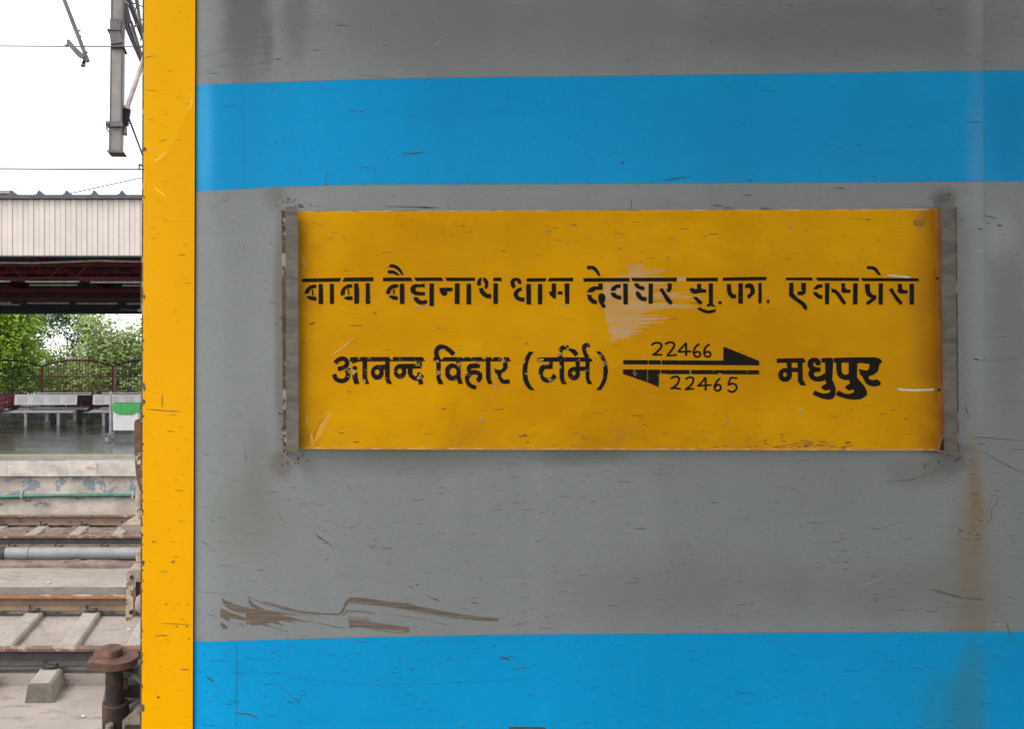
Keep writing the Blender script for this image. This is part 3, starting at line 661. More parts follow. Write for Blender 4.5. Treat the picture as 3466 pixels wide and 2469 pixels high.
# bare patch rubbed through the paint behind the first line of lettering
t = Flat(pm, 2000, 860, 4.56, BY, 1, .0001)
for p in ([(510,155),(560,160),(600,185),(660,165),(690,150),(800,155),(800,190),(820,240),(1160,238),(1160,262),(1000,275),(1080,300),(820,312),(720,350),(590,360),(560,300),(590,230),(560,190)],
          [(360,345),(600,315),(1140,350),(1140,362),(360,362)], [(1330,345),(1465,340),(1465,425),(1330,425)],
          [(185,445),(600,438),(1160,440),(1160,470),(960,480),(960,505),(1345,505),(1345,520),(960,535),(960,600),(1380,595),(1375,612),(1310,630),(1700,650),(1700,668),(1330,690),(1200,705),(960,705),(960,750),(1150,755),(1640,812),(1640,830),(1200,840),(1080,860),(880,905),(740,935),(1050,940),(1050,958),(760,985),(1195,980),(1195,995),(740,1040),(1135,1045),(1135,1062),(780,1090),(700,1120),(895,1110),(890,1125),(640,1165),(600,1190),(815,1180),(812,1196),(600,1225),(715,1225),(712,1240),(560,1265),(605,1272),(600,1288),(440,1320),(340,1350),(270,1330),(330,1290),(310,1220),(250,1180),(290,1120),(240,1060),(215,950),(200,850),(235,800),(190,720),(185,560)]):
    t.poly(p)
# white brush marks, holes, chips and scratches
t = Flat(pm, 2900, 600, 1.477, BY, 4, .00012)
t.stroke([(150,490),(185,492),(230,497),(270,502)], 11, taper=True); t.stroke([(205,1056),(220,1062),(290,1066),(385,1062)], 11)
for p in ((402,506), (411,1064)): t.poly([(p[0]+8*math.cos(a*.7854), p[1]+9*math.sin(a*.7854)) for a in range(8)], 5)
t.stroke([(350,643),(378,646)], 4, mi=6); t.stroke([(0,208),(95,212)], 3, mi=6); t.stroke([(145,1270),(152,1258)], 5, mi=6); t.poly([(280,215),(310,205),(340,215),(335,240),(310,250),(285,240)], 6)
t = Flat(pm, 900, 650, 1.71, BY, 6, .00012)
t.stroke([(512,842),(440,902),(380,945)], 3, mi=4, taper=True); t.stroke([(215,385),(225,425)], 5, mi=4, taper=True); t.stroke([(225,425),(210,480)], 2, mi=4)
t.stroke([(250,770),(285,755)], 9, mi=5, taper=True); t.stroke([(210,885),(230,872)], 5, mi=5, taper=True)
t.stroke([(375,1270),(335,1345),(285,1445)], 34, mi=7, taper=True); t.stroke([(262,1395),(270,1468)], 18, mi=7, taper=True); t.stroke([(345,1300),(300,1360),(275,1440)], 6, mi=6, taper=True); t.stroke([(232,1290),(245,1350)], 3, mi=4, taper=True)
t = Flat(pm, 1900, 1300, 3.257, BY, 6, .00012)
for p, w in (([(225,370),(330,372)],3), ([(480,290),(560,280),(700,250),(960,260)],2), ([(760,620),(1020,595),(1560,540)],3), ([(1820,600),(2160,572)],4), ([(1565,572),(1600,530),(1670,528)],6), ([(1930,525),(1975,460)],4), ([(2100,645),(2280,625)],7), ([(2230,650),(2275,670)],14), ([(840,480),(880,380),(960,260)],3), ([(1400,450),(1580,442)],3), ([(2120,280),(2230,280)],6), ([(2110,380),(2150,400)],8), ([(1700,520),(1690,150)],1.5)): t.stroke(p, w, taper=True)
for p, s in (((1595,170),22), ((655,582),20), ((690,556),14), ((790,498),12), ((1875,705),16), ((535,485),14)):
    t.poly([(p[0]+s*random.uniform(.6,1.1)*math.cos(a), p[1]+s*.7*random.uniform(.6,1.1)*math.sin(a)) for a in [k*.9 for k in range(7)]], 8)
for k in range(260):
    px = random.uniform(1025, 3165); py = random.choice([random.uniform(725, 1515), random.uniform(1380, 1515), random.uniform(725, 900)])
    L = 3+random.expovariate(1/8); pf.stroke([(px, py), (px+L, py+random.gauss(0, .05)*L)], random.uniform(1.2, 3), False, random.choice([6, 6, 6, 5]))
for k in range(26):
    px, py, s = random.uniform(1030, 3160), random.uniform(725, 1510), random.uniform(3, 8)
    pf.poly([(px+s*random.uniform(.6,1.1)*math.cos(a), py+s*.7*random.uniform(.6,1.1)*math.sin(a)) for a in [q*.9 for q in range(7)]], random.choice([8, 6, 6]))
for k in range(60): 
    px, py = random.gauss(2720, 150), random.gauss(1506, 9)
    if py < 1518: pf.stroke([(px, py), (px+random.uniform(4, 30), py-random.uniform(0, 3))], random.uniform(1.5, 4), False, random.choice([5, 6, 6]))
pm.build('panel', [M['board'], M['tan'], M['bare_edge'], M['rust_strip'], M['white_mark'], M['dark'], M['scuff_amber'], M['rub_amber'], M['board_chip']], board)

LB = .0007                                             # lettering sits above the panel's paint marks
def text(name, ox, oy, sc, polys=(), strokes=(), rings=(), mat='ink'):
    mb = MB(); f = Flat(mb, ox, oy, sc, BY, 0, LB)
    for p in polys: f.poly(p)
    for p, w in strokes: f.stroke(p, w)
    for r in rings: f.ring(*r)
    return mb.build(name, M[mat], board)
text('lettering', 1000, 880, 3.1667, [
 [(82,200),(490,192),(470,233),(82,240),(62,218)], [(525,190),(835,186),(836,229),(500,233)], [(937,190),(1235,188),(1258,228),(937,230)], [(1265,190),(1565,188),(1588,226),(1290,228)], [(1602,190),(1922,190),(1922,226),(1622,228)], [(2118,190),(2208,190),(2208,228),(2118,228)],
 [(225,268),(190,265),(150,278),(118,305),(98,345),(97,368),(145,358),(150,335),(170,312),(200,303),(225,303)], [(110,395),(150,385),(225,397),(226,437),(190,437),(150,428)], [(172,322),(190,320),(195,383),(178,383)], [(247,258),(292,258),(298,473),(247,475)], [(368,257),(410,255),(414,470),(368,475)],
 [(607,260),(560,262),(520,285),(490,320),(480,360),(488,388),(528,372),(530,330),(550,305),(607,297)], [(512,408),(550,392),(610,388),(613,425),(575,435),(540,428)], [(555,310),(570,308),(580,375),(565,377)], [(627,252),(672,252),(682,330),(680,468),(630,472)], [(752,250),(795,250),(798,400),(803,470),(752,472)],
 [(1005,47),(1050,47),(1095,65),(1125,95),(1145,130),(1160,163),(1138,162),(1110,125),(1075,95),(1040,82),(1005,82)], [(988,112),(1040,110),(1085,130),(1118,165),(1090,168),(1050,150),(988,143)],
 [(1100,262),(1060,260),(1015,275),(985,305),(970,345),(972,368),(1012,365),(1018,335),(1045,308),(1098,297)], [(995,395),(1025,378),(1097,393),(1097,428),(1050,430)], [(1043,318),(1062,318),(1064,370),(1046,370)], [(1116,255),(1166,255),(1168,473),(1118,475)],
 [(1385,252),(1340,262),(1290,258),(1250,272),(1228,310),(1235,350),(1275,378),(1330,383),(1385,382),(1388,343),(1340,345),(1300,338),(1282,315),(1300,295),(1340,292),(1385,295)], [(1265,398),(1310,400),(1325,425),(1355,437),(1410,428),(1408,470),(1350,482),(1300,468),(1270,435)], [(1434,253),(1482,253),(1482,495),(1434,497)],
 [(1540,300),(1680,297),(1680,335),(1625,340),(1625,370),(1600,388),(1570,380),(1550,350)], [(1707,252),(1758,252),(1758,475),(1705,472)], [(1832,255),(1880,255),(1882,478),(1832,476)],
 [(1995,188),(1960,200),(1942,240),(1945,270),(1960,280),(1990,268),(1985,240),(1995,215)], [(2015,183),(2045,200),(2065,235),(2068,265),(2055,300),(2035,317),(2025,300),(2030,260),(2010,220)], [(1962,312),(2005,297),(2020,330),(2050,362),(2097,368),(2095,413),(2050,412),(2005,390),(1975,350)], [(2120,252),(2168,252),(2168,472),(2120,474)]], mat='ink')
text('lettering', 1700, 880, 3.1667, [
 [(85,250),(90,215),(115,195),(160,190),(195,205),(203,240),(197,268),(162,245),(160,225),(135,228),(130,250),(145,285),(115,312),(95,285)], [(205,292),(208,330),(175,345),(165,375),(185,400),(238,402),(235,452),(185,445),(140,420),(118,380),(125,340),(160,308)], [(255,258),(305,258),(308,478),(257,480)], [(380,258),(428,258),(428,476),(380,478)], [(260,197),(475,194),(458,232),(260,235)], [(503,194),(757,190),(757,230),(484,230)],
 [(528,253),(575,253),(575,370),(570,418),(545,412),(510,380),(492,340),(528,340)], [(594,338),(643,336),(643,373),(594,371)], [(665,253),(718,253),(716,472),(672,472)],
 [(907,62),(970,62),(1005,82),(1035,125),(1052,175),(1022,168),(1000,130),(965,102),(907,102)], [(868,195),(1360,193),(1364,233),(868,235)], [(1380,193),(1868,190),(1868,232),(1395,230)],
 [(1028,253),(1075,253),(1075,320),(1000,322),(965,350),(903,347),(930,305),(975,283),(1028,283)], [(903,372),(950,375),(965,410),(1015,440),(1013,478),(960,468),(920,430)], [(1050,358),(1085,362),(1105,395),(1100,440),(1085,462),(1110,497),(1088,522),(1060,500),(1035,455),(1025,410),(1030,375)],
 [(1268,262),(1220,262),(1175,290),(1155,330),(1205,335),(1225,305),(1268,298)], [(1155,350),(1205,350),(1230,378),(1273,385),(1273,430),(1220,420),(1175,395)], [(1293,253),(1342,253),(1345,478),(1297,478)],
 [(1410,252),(1455,250),(1470,275),(1523,290),(1523,328),(1480,322),(1435,300),(1415,275)], [(1430,340),(1450,335),(1480,360),(1495,392),(1545,400),(1542,443),(1490,440),(1450,410),(1430,375)], [(1567,253),(1612,253),(1612,470),(1565,472)],
 [(1770,252),(1815,252),(1815,310),(1788,352),(1755,330),(1772,300)], [(1677,318),(1715,300),(1745,350),(1828,458),(1800,485),(1775,465),(1740,420),(1705,355)]], mat='ink')
text('lettering', 2300, 880, 2.7143, [
 [(60,165),(350,163),(350,197),(60,198)], [(395,162),(798,155),(797,188),(395,194)], [(975,163),(1215,162),(1225,190),(975,188)], [(1245,162),(1645,164),(1648,195),(1268,193)], [(1662,166),(2195,168),(2195,198),(1680,196)],
 [(160,220),(197,218),(197,262),(243,272),(243,303),(190,303),(150,312),(110,305),(85,268),(118,255),(135,268),(158,268)], [(120,340),(155,340),(212,390),(190,415),(160,390)], [(265,215),(305,215),(305,405),(337,437),(290,425),(250,430),(248,412),(268,400)], [(180,432),(215,452),(265,465),(300,458),(338,452),(325,480),(275,495),(220,485),(162,455)], [(355,380),(385,380),(385,408),(355,407)],
 [(432,222),(470,222),(475,290),(490,315),(518,318),(515,355),(475,355),(445,325),(432,280)], [(538,215),(580,215),(580,402),(538,404)], [(600,225),(645,213),(675,230),(690,270),(688,310),(632,362),(617,330),(650,300),(645,260),(600,260)], [(722,213),(752,213),(754,400),(722,402)], [(800,367),(823,367),(823,398),(800,400)],
 [(1005,210),(1045,210),(1045,310),(1090,355),(1145,390),(1172,430),(1165,467),(1130,442),(1125,425),(1080,390),(1030,355),(1003,325)], [(1115,212),(1160,212),(1158,300),(1135,325),(1080,325),(1082,290),(1115,288)],
 [(1310,222),(1260,228),(1222,270),(1262,273),(1280,258),(1310,255)], [(1222,290),(1262,298),(1280,318),(1310,325),(1310,360),(1270,355),(1235,325)], [(1333,213),(1375,213),(1370,408),(1334,410)], [(1392,265),(1430,268),(1465,300),(1530,395),(1508,417),(1470,370),(1430,310),(1392,295)],
 [(1480,215),(1520,215),(1518,250),(1530,270),(1570,275),(1568,305),(1495,305),(1480,278),(1487,255)], [(1592,215),(1634,215),(1632,410),(1590,412)],
 [(1700,220),(1745,220),(1748,290),(1770,320),(1805,325),(1803,360),(1730,417),(1707,392),(1760,355),(1720,330),(1703,290)], [(1825,215),(1866,215),(1864,412),(1825,412)], [(1718,57),(1770,57),(1810,75),(1852,145),(1820,140),(1790,100),(1760,88),(1718,85)],
 [(1998,222),(2040,222),(2043,265),(2062,278),(2092,278),(2090,310),(2020,310),(1995,285),(2005,262)], [(1918,272),(1952,257),(1980,310),(2048,395),(2028,417),(1985,375),(1945,310)], [(2110,220),(2152,220),(2150,410),(2110,412)]], mat='ink')
text('lettering', 1100, 1140, 3.4545, [
 [(290,240),(385,238),(402,288),(372,298),(345,305),(322,320),(318,300),(290,290)], [(322,352),(345,340),(374,350),(380,470),(402,555),(342,555),(318,480)],
 [(405,238),(505,238),(525,270),(525,238),(745,238),(775,270),(790,272),(795,238),(1140,238),(1172,288),(400,290)],
 [(438,290),(492,290),(490,480),(518,555),(465,555),(436,490)], [(600,332),(706,328),(706,388),(655,392),(600,360)], [(703,290),(755,290),(755,490),(785,555),(725,555),(700,490)],
 [(850,330),(870,320),(1000,318),(1072,318),(1072,290),(1132,290),(1130,370),(1022,376),(1022,440),(1060,468),(1075,455),(1072,425),(1105,413),(1152,455),(1150,485),(1130,495),(1152,550),(1100,567),(1085,520),(1030,510),(985,475),(966,430),(968,378),(860,372)],
 [(1268,240),(1340,240),(1365,275),(1385,240),(1600,240),(1830,240),(1848,275),(1850,240),(1940,240),(1960,275),(1970,240),(2145,240),(2175,290),(1268,290)],
 [(1300,290),(1352,290),(1352,480),(1385,557),(1325,557),(1302,490)], [(1535,290),(1587,290),(1585,470),(1612,555),(1560,555),(1535,490)],
 [(1765,290),(1812,290),(1812,362),(1765,372),(1735,370),(1700,382),(1705,396),(1745,388),(1800,400),(1835,430),(1838,480),(1820,520),(1790,540),(1762,498),(1785,475),(1785,450),(1755,440),(1715,450),(1682,490),(1690,530),(1720,560),(1772,575),(1762,620),(1715,610),(1665,580),(1640,530),(1632,480),(1650,435),(1670,418),(1655,390),(1658,350),(1690,318),(1765,312)],
 [(1880,290),(1932,290),(1935,490),(1958,555),(1905,555),(1880,490)],
 [(2085,290),(2130,290),(2135,360),(2110,400),(2060,430),(2058,470),(2090,505),(2150,498),(2165,545),(2105,557),(2060,545),(2025,495),(2010,440),(1990,430),(1975,370),(2010,385),(2050,390),(2080,365),(2080,325)],
 [(262,372),(345,364),(345,408),(300,420),(268,402)]],
 [([(118,312),(145,280),(195,256),(240,268),(258,305),(243,345),(205,366),(150,380)], 52), ([(104,440),(125,488),(165,514),(210,518),(250,495),(268,455),(262,410),(250,388)], 54), ([(1325,266),(1303,215),(1302,170),(1322,132),(1352,118),(1400,128),(1455,162),(1505,210)], 54)],
 [(610,420,76,86,28,32,-2,-4), (876,408,74,86,27,33,-4,-2), (1487,415,88,102,42,46,10,-4)], 'ink_worn')
text('lettering', 1720, 1140, 3.4545, [
 [(305,170),(240,175),(200,240),(172,330),(165,400),(172,500),(200,570),(250,627),(310,627),(260,570),(230,500),(220,400),(232,300),(262,225)],
 [(340,242),(885,242),(960,245),(988,293),(340,293)],
 [(480,293),(520,293),(518,378),(430,380),(405,420),(410,465),(450,487),(500,475),(522,440),(520,425),(568,468),(530,515),(480,540),(440,540),(395,515),(362,465),(352,400),(370,350),(410,325),(480,320)],
 [(597,293),(652,293),(652,485),(685,557),(625,557),(598,490)], [(785,293),(835,293),(836,400),(832,475),(790,440)], [(790,350),(900,350),(900,402),(790,402)], [(900,293),(950,293),(948,490),(982,555),(925,555),(905,490)],
 [(958,125),(915,122),(908,150),(920,190),(955,245),(905,262),(880,220),(862,160),(858,110),(885,78),(935,72),(955,90)],
 [(1025,172),(1075,172),(1120,230),(1150,300),(1165,400),(1150,500),(1120,570),(1080,627),(1025,627),(1075,565),(1105,490),(1112,400),(1105,310),(1075,240)]],
 [([(618,266),(602,215),(606,165),(630,136),(665,124),(710,135),(760,170),(802,217)], 54)], [(766,432,72,80,20,26,0,-4)], 'ink_worn')
text('lettering', 2600, 1170, 4.56, [
 [(130,202),(545,195),(582,265),(130,270)], [(282,270),(360,270),(362,480),(300,420)], [(290,345),(455,343),(455,412),(290,410)], [(450,265),(528,265),(530,520),(582,618),(495,618),(455,545)],
 [(808,250),(805,300),(750,312),(728,300),(725,268),(700,262),(688,285),(700,322),(740,335),(805,335),(803,408),(735,408),(700,430),(705,465),(745,482),(800,470),(875,425),(876,540),(800,560),(720,555),(650,520),(616,455),(620,405),(642,375),(610,330),(602,280),(620,220),(670,192),(730,188),(785,210)],
 [(820,195),(975,188),(1000,215),(1005,262),(875,264),(820,262)], [(1008,190),(1330,184),(1640,180),(1725,205),(1757,250),(1712,295),(1640,283),(1530,285),(1440,270),(1375,275),(1240,265),(1045,265),(1010,262)],
 [(875,262),(1000,262),(985,540),(1005,560),(1040,670),(1035,750),(1000,820),(935,840),(830,822),(680,758),(718,690),(770,722),(850,742),(920,735),(955,712),(950,683),(915,688),(880,700),(808,650),(850,612),(895,588),(880,545)],
 [(1045,262),(1128,262),(1130,400),(1150,440),(1185,452),(1225,445),(1240,425),(1240,535),(1170,535),(1100,505),(1060,450),(1048,380)],
 [(1238,262),(1372,262),(1368,490),(1410,545),(1480,625),(1525,715),(1518,775),(1430,830),(1340,838),(1230,830),(1120,800),(1042,768),(1050,735),(1080,692),(1130,722),(1200,748),(1270,745),(1320,720),(1322,690),(1290,680),(1245,700),(1178,650),(1215,610),(1260,585),(1240,530)],
 [(1560,280),(1712,290),(1695,390),(1630,450),(1550,475),(1548,510),(1580,530),(1640,535),(1665,520),(1710,545),(1740,590),(1710,620),(1630,635),(1550,620),(1500,580),(1465,520),(1450,475),(1420,460),(1392,360),(1440,375),(1520,387),(1555,365),(1558,325)]],
 (), [(258,455,107,108,30,34,-2,-6)], 'ink_fresh')
text('direction_arrow', 2080, 1140, 4.0714, [[(117,323),(457,324),(457,384),(117,384)], [(466,325),(637,326),(637,385),(466,384)], [(649,326),(1000,328),(1498,330),(1496,143),(1530,148),(1990,335),(1993,397),(1000,390),(649,386)]], mat='ink_fresh')
text('direction_arrow', 2080, 1140, 4.0714, [[(115,452),(448,454),(448,630),(115,515)], [(457,455),(628,456),(628,514),(610,516),(608,697),(457,634)], [(640,458),(1990,464),(1990,522),(640,516)]], mat='ink_worn')
text('train_number', 2080, 1140, 4.0714, (), [
 ([(505,120),(545,90),(595,84),(638,102),(640,145),(600,195),(528,255)],28), ([(518,252),(580,250),(658,252)],26), ([(692,105),(740,82),(790,80),(818,98),(812,145),(775,198),(722,260)],28), ([(715,262),(800,260),(855,246)],24),
 ([(985,85),(925,150),(872,210)],26), ([(870,210),(960,207),(1058,204)],26), ([(982,85),(984,180),(985,266)],30), ([(1165,97),(1115,140),(1090,195),(1094,250),(1128,280),(1165,272),(1180,240),(1163,213),(1122,212),(1095,228)],27), ([(1308,103),(1255,145),(1232,198),(1236,250),(1268,278),(1308,272),(1322,240),(1303,213),(1262,213),(1237,230)],27)], mat='ink')
text('train_number', 2080, 1140, 4.0714, (), [
 ([(772,578),(815,555),(860,552),(886,577),(878,628),(838,678),(778,720)],28), ([(768,720),(830,710),(912,722)],26), ([(975,588),(1020,564),(1060,562),(1082,582),(1075,632),(1038,682),(972,732)],28), ([(966,735),(1030,722),(1098,722)],24),
 ([(1250,560),(1190,640),(1138,682)],24), ([(1134,682),(1240,672),(1335,668)],24), ([(1250,560),(1252,650),(1253,745)],28), ([(1455,575),(1410,615),(1378,680),(1380,728),(1412,748),(1452,732),(1460,690),(1438,665),(1402,670),(1378,700)],27),
 ([(1690,574),(1640,570),(1600,568),(1580,615),(1560,665)],24), ([(1556,668),(1620,648),(1668,668),(1678,712),(1650,752),(1605,763),(1555,735)],28)], mat='ink')

# ------------------------------------------------------------------ gear on the coach end
def pbox(px0, py0, px1, py1, y, dep, bev=.003, mb=None, xmin=None):
    a, b = W(px0, py0, y), W(px1, py1, y); mb = mb or MB(); mb.bbox((a.x, y, b.z), (xmin if xmin is not None else b.x, y+dep, a.z), bev); return mb
ENDX = XE+.003
# peeling upright lamp bracket
pl = MB(); Y = 1.75
pl.prism([W(x, y, Y) for x, y in ((454,1432),(458,1423),(474,1419),(480,1424),(520,1424),(520,1660),(474,1662),(466,1640),(459,1600),(456,1540))], (0, .02, 0))
pl.prism([W(x, y, Y+.03) for x, y in ((474,1430),(484,1436),(540,1440),(540,1650),(478,1650))], (0, .02, 0))
pl.build('lamp_bracket', M['peel'], coach)
a = W(520, 1500, Y); MB().box((a.x-.01, Y+.002, W(0,1650,Y).z), (ENDX, Y+.018, W(0,1440,Y).z)).build('bracket_arm', M['rust_dark'], coach)
# hose
Y = 2.0
MB().tube(smooth_path([W(482,1640,Y), W(474,1680,Y), W(476,1720,Y), W(484,1755,Y)], 4), .012, 10).tube([W(475,1725,Y-.01), W(476,1752,Y-.01)], .013, 10).tube([W(482,1640,Y),(ENDX,Y,W(0,1640,Y).z)], .012, 8).build('brake_hose', M['dusty'], coach)
MB().tube(smooth_path([W(478,1725,1.98), W(466,1730,1.98), W(468,1738,1.98)], 3), .002, 5).build('wire_loop', M['dark'], coach)
# step block
Y = 2.4; b = MB(); a = W(409, 1778, Y); c = W(481, 1796, Y)
b.prism([(a.x, Y, a.z), (a.x, Y, c.z), (a.x+.018, Y+.13, c.z), (a.x+.018, Y+.13, a.z)], (ENDX-a.x, 0, 0)); b.build('step_block', M['dusty'], coach)
# pipe end box
Y = 2.3; pbox(459, 1866, 480, 1908, Y, .06, .004, xmin=ENDX).build('junction_box', M['dusty'], coach)
# latch: arm with pin, hanging handle
Y = 2.5; lt = MB()
lt.prism([W(x, y, Y) for x, y in ((428,1966),(428,1945),(434,1936),(444,1932),(700,1932),(700,1971),(436,1971))], (0, .05, 0))
lt.prism([W(x, y, Y+.052) for x, y in ((440,1931),(446,1922),(462,1921),(700,1921),(700,1932),(440,1932))], (0, .05, 0))
la = lt.build('latch_arm', M['dusty'], coach)
hd = MB(); hd.prism([W(x, y, Y+.008) for x, y in ((428,1972),(452,1972),(451,2082),(447,2098),(440,2106),(431,2106),(426,2098),(425,2080))], (0, .016, 0)); hd.build('latch_handle', M['latch'], coach)
for px, py in ((445, 1955), (443, 2075)):
    p = W(px, py, Y); MB().tube([(p.x, Y-.004, p.z), (p.x, Y+.03, p.z)], .0062, 14).build('pin', M['rust_dark'], coach)
MB().prism([W(x, y, Y+.04) for x, y in ((458,1972),(700,1972),(700,2080),(458,2080))], (0, .03, 0)).build('latch_plate', M['rust'], coach)
Y = 2.44; p = W(489, 2046, Y); c = MB(); c.lathe((0, 0, 0), [(.002, -.03), (.022, -.026), (.034, -.008), (.036, .01)], 20)
for i, v in enumerate(c.v): c.v[i] = Vector((p.x+v.z, Y+v.x, p.z+v.y))
c.tube([(p.x, Y, p.z), (ENDX, Y, p.z)], .024, 12); c.build('rubber_stop', M['pink'], coach)
# round plate on its upright pin
Y = 3.0; zt = W(0, 2222, Y).z; xc = W(388, 0, Y).x; r0 = .0915
pts = []
for k in range(40):
    a = 2*math.pi*k/40; x, y = r0*math.cos(a), r0*math.sin(a)
    if x < -.05: x = -.092 if y < -.012 else (-.072 if y < .012 else -.088)
    if x < -.07 and abs(y) > .06: y = math.copysign(.07, y)
    pts.append((xc+x, Y+y, zt-.026))
bp = MB(); n = len(pts); bp.prism(pts, (0, 0, .026)); bp.lathe((xc-.014, Y+.012, zt), [(.0425, 0), (.0425, .0265), (.0410, .0285)], 32); bp.lathe((xc-.014, Y+.012, zt+.0286), [(.005, 0), (.004, .0006)], 10, 1)
bp.build('buffer_plate', [M['rust'], M['rust_dark']], coach)
MB().lathe((xc-.002, Y, 1.0), [(.034, .34), (.034, zt-1.0-.027)], 28).build('buffer_pin', M['rust_dark'], coach)
z2 = W(0, 2378, Y).z
MB().lathe((xc+.004, Y, 1.0), [(.052, 0), (.052, z2-1.0-.004), (.048, z2-1.0), (.036, z2-1.0-.001)], 28).build('pin_collar', M['rust_dark'], coach)
# coupler casting behind and beside the pin
cpl = MB()
def slabcast(pts, y, dep, mi=0): cpl.prism([W(px, py, y) for px, py in pts], (0, dep, 0), mi)
slabcast([(402,2274),(430,2264),(470,2262),(500,2270),(900,2276),(900,2290),(470,2284),(430,2282),(404,2282)], 3.05, .08)
slabcast([(404,2286),(425,2280),(445,2282),(470,2296),(500,2318),(900,2330),(900,2342),(490,2330),(460,2306),(440,2292),(425,2300),(406,2304)], 3.02, .06)
slabcast([(406,2328),(436,2324),(460,2320),(500,2322),(900,2326),(900,2372),(480,2366),(440,2364),(406,2362)], 3.06, .10, 1)
slabcast([(396,2469),(402,2448),(430,2432),(462,2412),(500,2398),(900,2390),(900,2600),(396,2600)], 2.96, .14)
slabcast([(404,2380),(480,2372),(900,2376),(900,2420),(480,2404),(404,2424)], 3.12, .1, 1)
cpl.build('coupler_casting', [M['casting'], M['rust_dark']], coach)
cb = MB(); c0 = W(416, 2312, 3.0)
cb.lathe((c0.x, 3.02, c0.z-.03), [(.017, 0), (.017, .034), (.015, .037)], 18); cb.build('coupler_bolt', M['rust'], coach)
c1 = W(371, 2452, 2.93); MB().lathe((c1.x, 2.93, c1.z-.09), [(.013, 0), (.013, .06), (.0165, .06), (.0165, .086), (.013, .09), (.005, .089)], 16).build('coupler_bolt', M['casting'], coach)
MB().box((xc+.05, 2.94, 1.02), (ENDX, 3.2, 1.36)).build('coupler_shank', M['rust_dark'], coach)

# ================================================================== OVERHEAD LINE
M['galv'] = simple('weathered_mast_steel', (.185, .165, .15), .55, .1, sc=4, dark=(.12, .107, .10)); M['galv_dark'] = simple('dark_line_steel', (.10, .09, .095), .6, .2, sc=6)
M['pink_paint'] = simple('pale_pink_paint', (.55, .38, .36), .5); M['stay'] = simple('cream_stay_paint', (.40, .33, .28), .5); M['insul'] = simple('brown_porcelain', (.12, .10, .11), .3, sc=8); M['wire'] = simple('overhead_wire', (.06, .055, .055), .6)
Y = 10.75
os_ = empty('overhead_line_support', (W(395, 0, Y).x, Y, 5.7), 'grey drop post with a clamped insulator hanging over the tracks', 'line support')
dp = MB()
dp.prism([W(x, y, Y) for x, y in ((377,-130),(421,-130),(417,60),(415,140),(416,150),(414,410),(370,410),(374,150),(376,60))], (0, .16, 0))
dp.prism([W(x, y, Y+.01) for x, y in ((371,410),(414,410),(412,508),(368,508))], (0, .14, 0)); 
for x0_, x1_, a_, b_ in ((377,380.5,-130,60),(416,420,-130,60),(373.5,376,160,409),(410.5,414,160,409),(369,371,429,507),(409,412,429,507)):
    dp.prism([W(x, y, Y-.012) for x, y in ((x0_,a_),(x1_,a_),(x1_-4*(b_-a_)/320,b_),(x0_-4*(b_-a_)/320,b_))], (0, .0118, 0), 1)
dp.build('drop_post', [M['galv'], M['galv_dark']], os_)
MB().prism([W(x, y, Y+.05) for x, y in ((412,52),(418,60),(421,128),(419,150),(414,136),(411,100))], (0, .02, 0)).build('side_plate', M['pink_paint'], os_)
MB().prism([W(x, y, Y-.03) for x, y in ((372,62),(410,62),(407,110),(417,142),(375,148),(371,120))], (0, .03, 0)).prism([W(x, y, Y-.045) for x, y in ((362,96),(408,98),(408,101),(362,99))], (0, .25, 0)).prism([W(x, y, Y-.045) for x, y in ((375,154),(420,154),(420,159),(375,159))], (0, .25, 0)).build('post_clamp', M['galv_dark'], os_)
MB().prism([W(x, y, Y-.04) for x, y in ((357,409),(415,411),(414,427),(374,427),(374,420),(363,420),(363,419),(357,419))], (0, .06, 0)).tube([W(359,415,Y-.02), W(361,437,Y-.02), W(375,452,Y-.02)], .010, 6).tube([W(361,436,Y-.02), W(370,425,Y-.02)], .010, 6).prism([W(x, y, Y-.03) for x, y in ((357,410),(415,412),(414,421),(357,419))], (0, .22, 0)).build('post_clamp', M['galv_dark'], os_)
MB().prism([W(x, y, Y-.04) for x, y in ((358,507),(415,508),(421,516),(366,515))], (0, .24, 0)).build('end_flange', M['galv_dark'], os_)
ins = MB(); path = [W(x, y, Y+.08) for x, y in ((430,372),(427,385),(424,400),(421,418),(420,430))]
for i in range(8):
    t = i/7; p = W(429-8*t, 372+50*t, Y+.08); q = W(428.5-8*t, 376+50*t, Y+.08); ins.tube([p, q], [.072, .04], 14)
ins.tube([path[0], path[-1]], .032, 10).bbox((W(415,0,Y).x, Y+.04, W(0,452,Y).z), (W(427,0,Y).x, Y+.12, W(0,422,Y).z), .01); ins.build('insulator', M['insul'], os_)
MB().tube([W(429,368,Y+.08), W(477,228,Y+.08), W(530,75,Y+.08)], .036, 10).tube([W(418,360,Y+.08), W(441,368,Y+.08)], .02, 8).build('stay_tube', M['stay'], os_)
MB().tube([W(437,402,Y+.12), W(484,528,Y+.12), W(520,630,Y+.12)], .016, 8).build('stay_rod', M['galv_dark'], os_)
gus = MB(); gus.prism([W(x, y, Y+.10) for x, y in ((420,-130),(424,0),(432,15),(445,70),(436,75),(420,70),(415,45))], (0, .04, 0)); gus.build('gusset_plate', M['galv_dark'], os_)
st = MB()
st.prism([W(x, y, Y+.2) for x, y in ((443,-60),(460,-60),(476,60),(500,190),(494,200),(472,70),(462,30))], (0, .06, 0))
st.prism([W(x, y, Y+.2) for x, y in ((438,70),(447,68),(482,180),(520,300),(512,300),(478,195))], (0, .05, 0))
st.tube([W(432,75,Y+.25), W(470,190,Y+.25), W(495,260,Y+.25)], .018, 8)
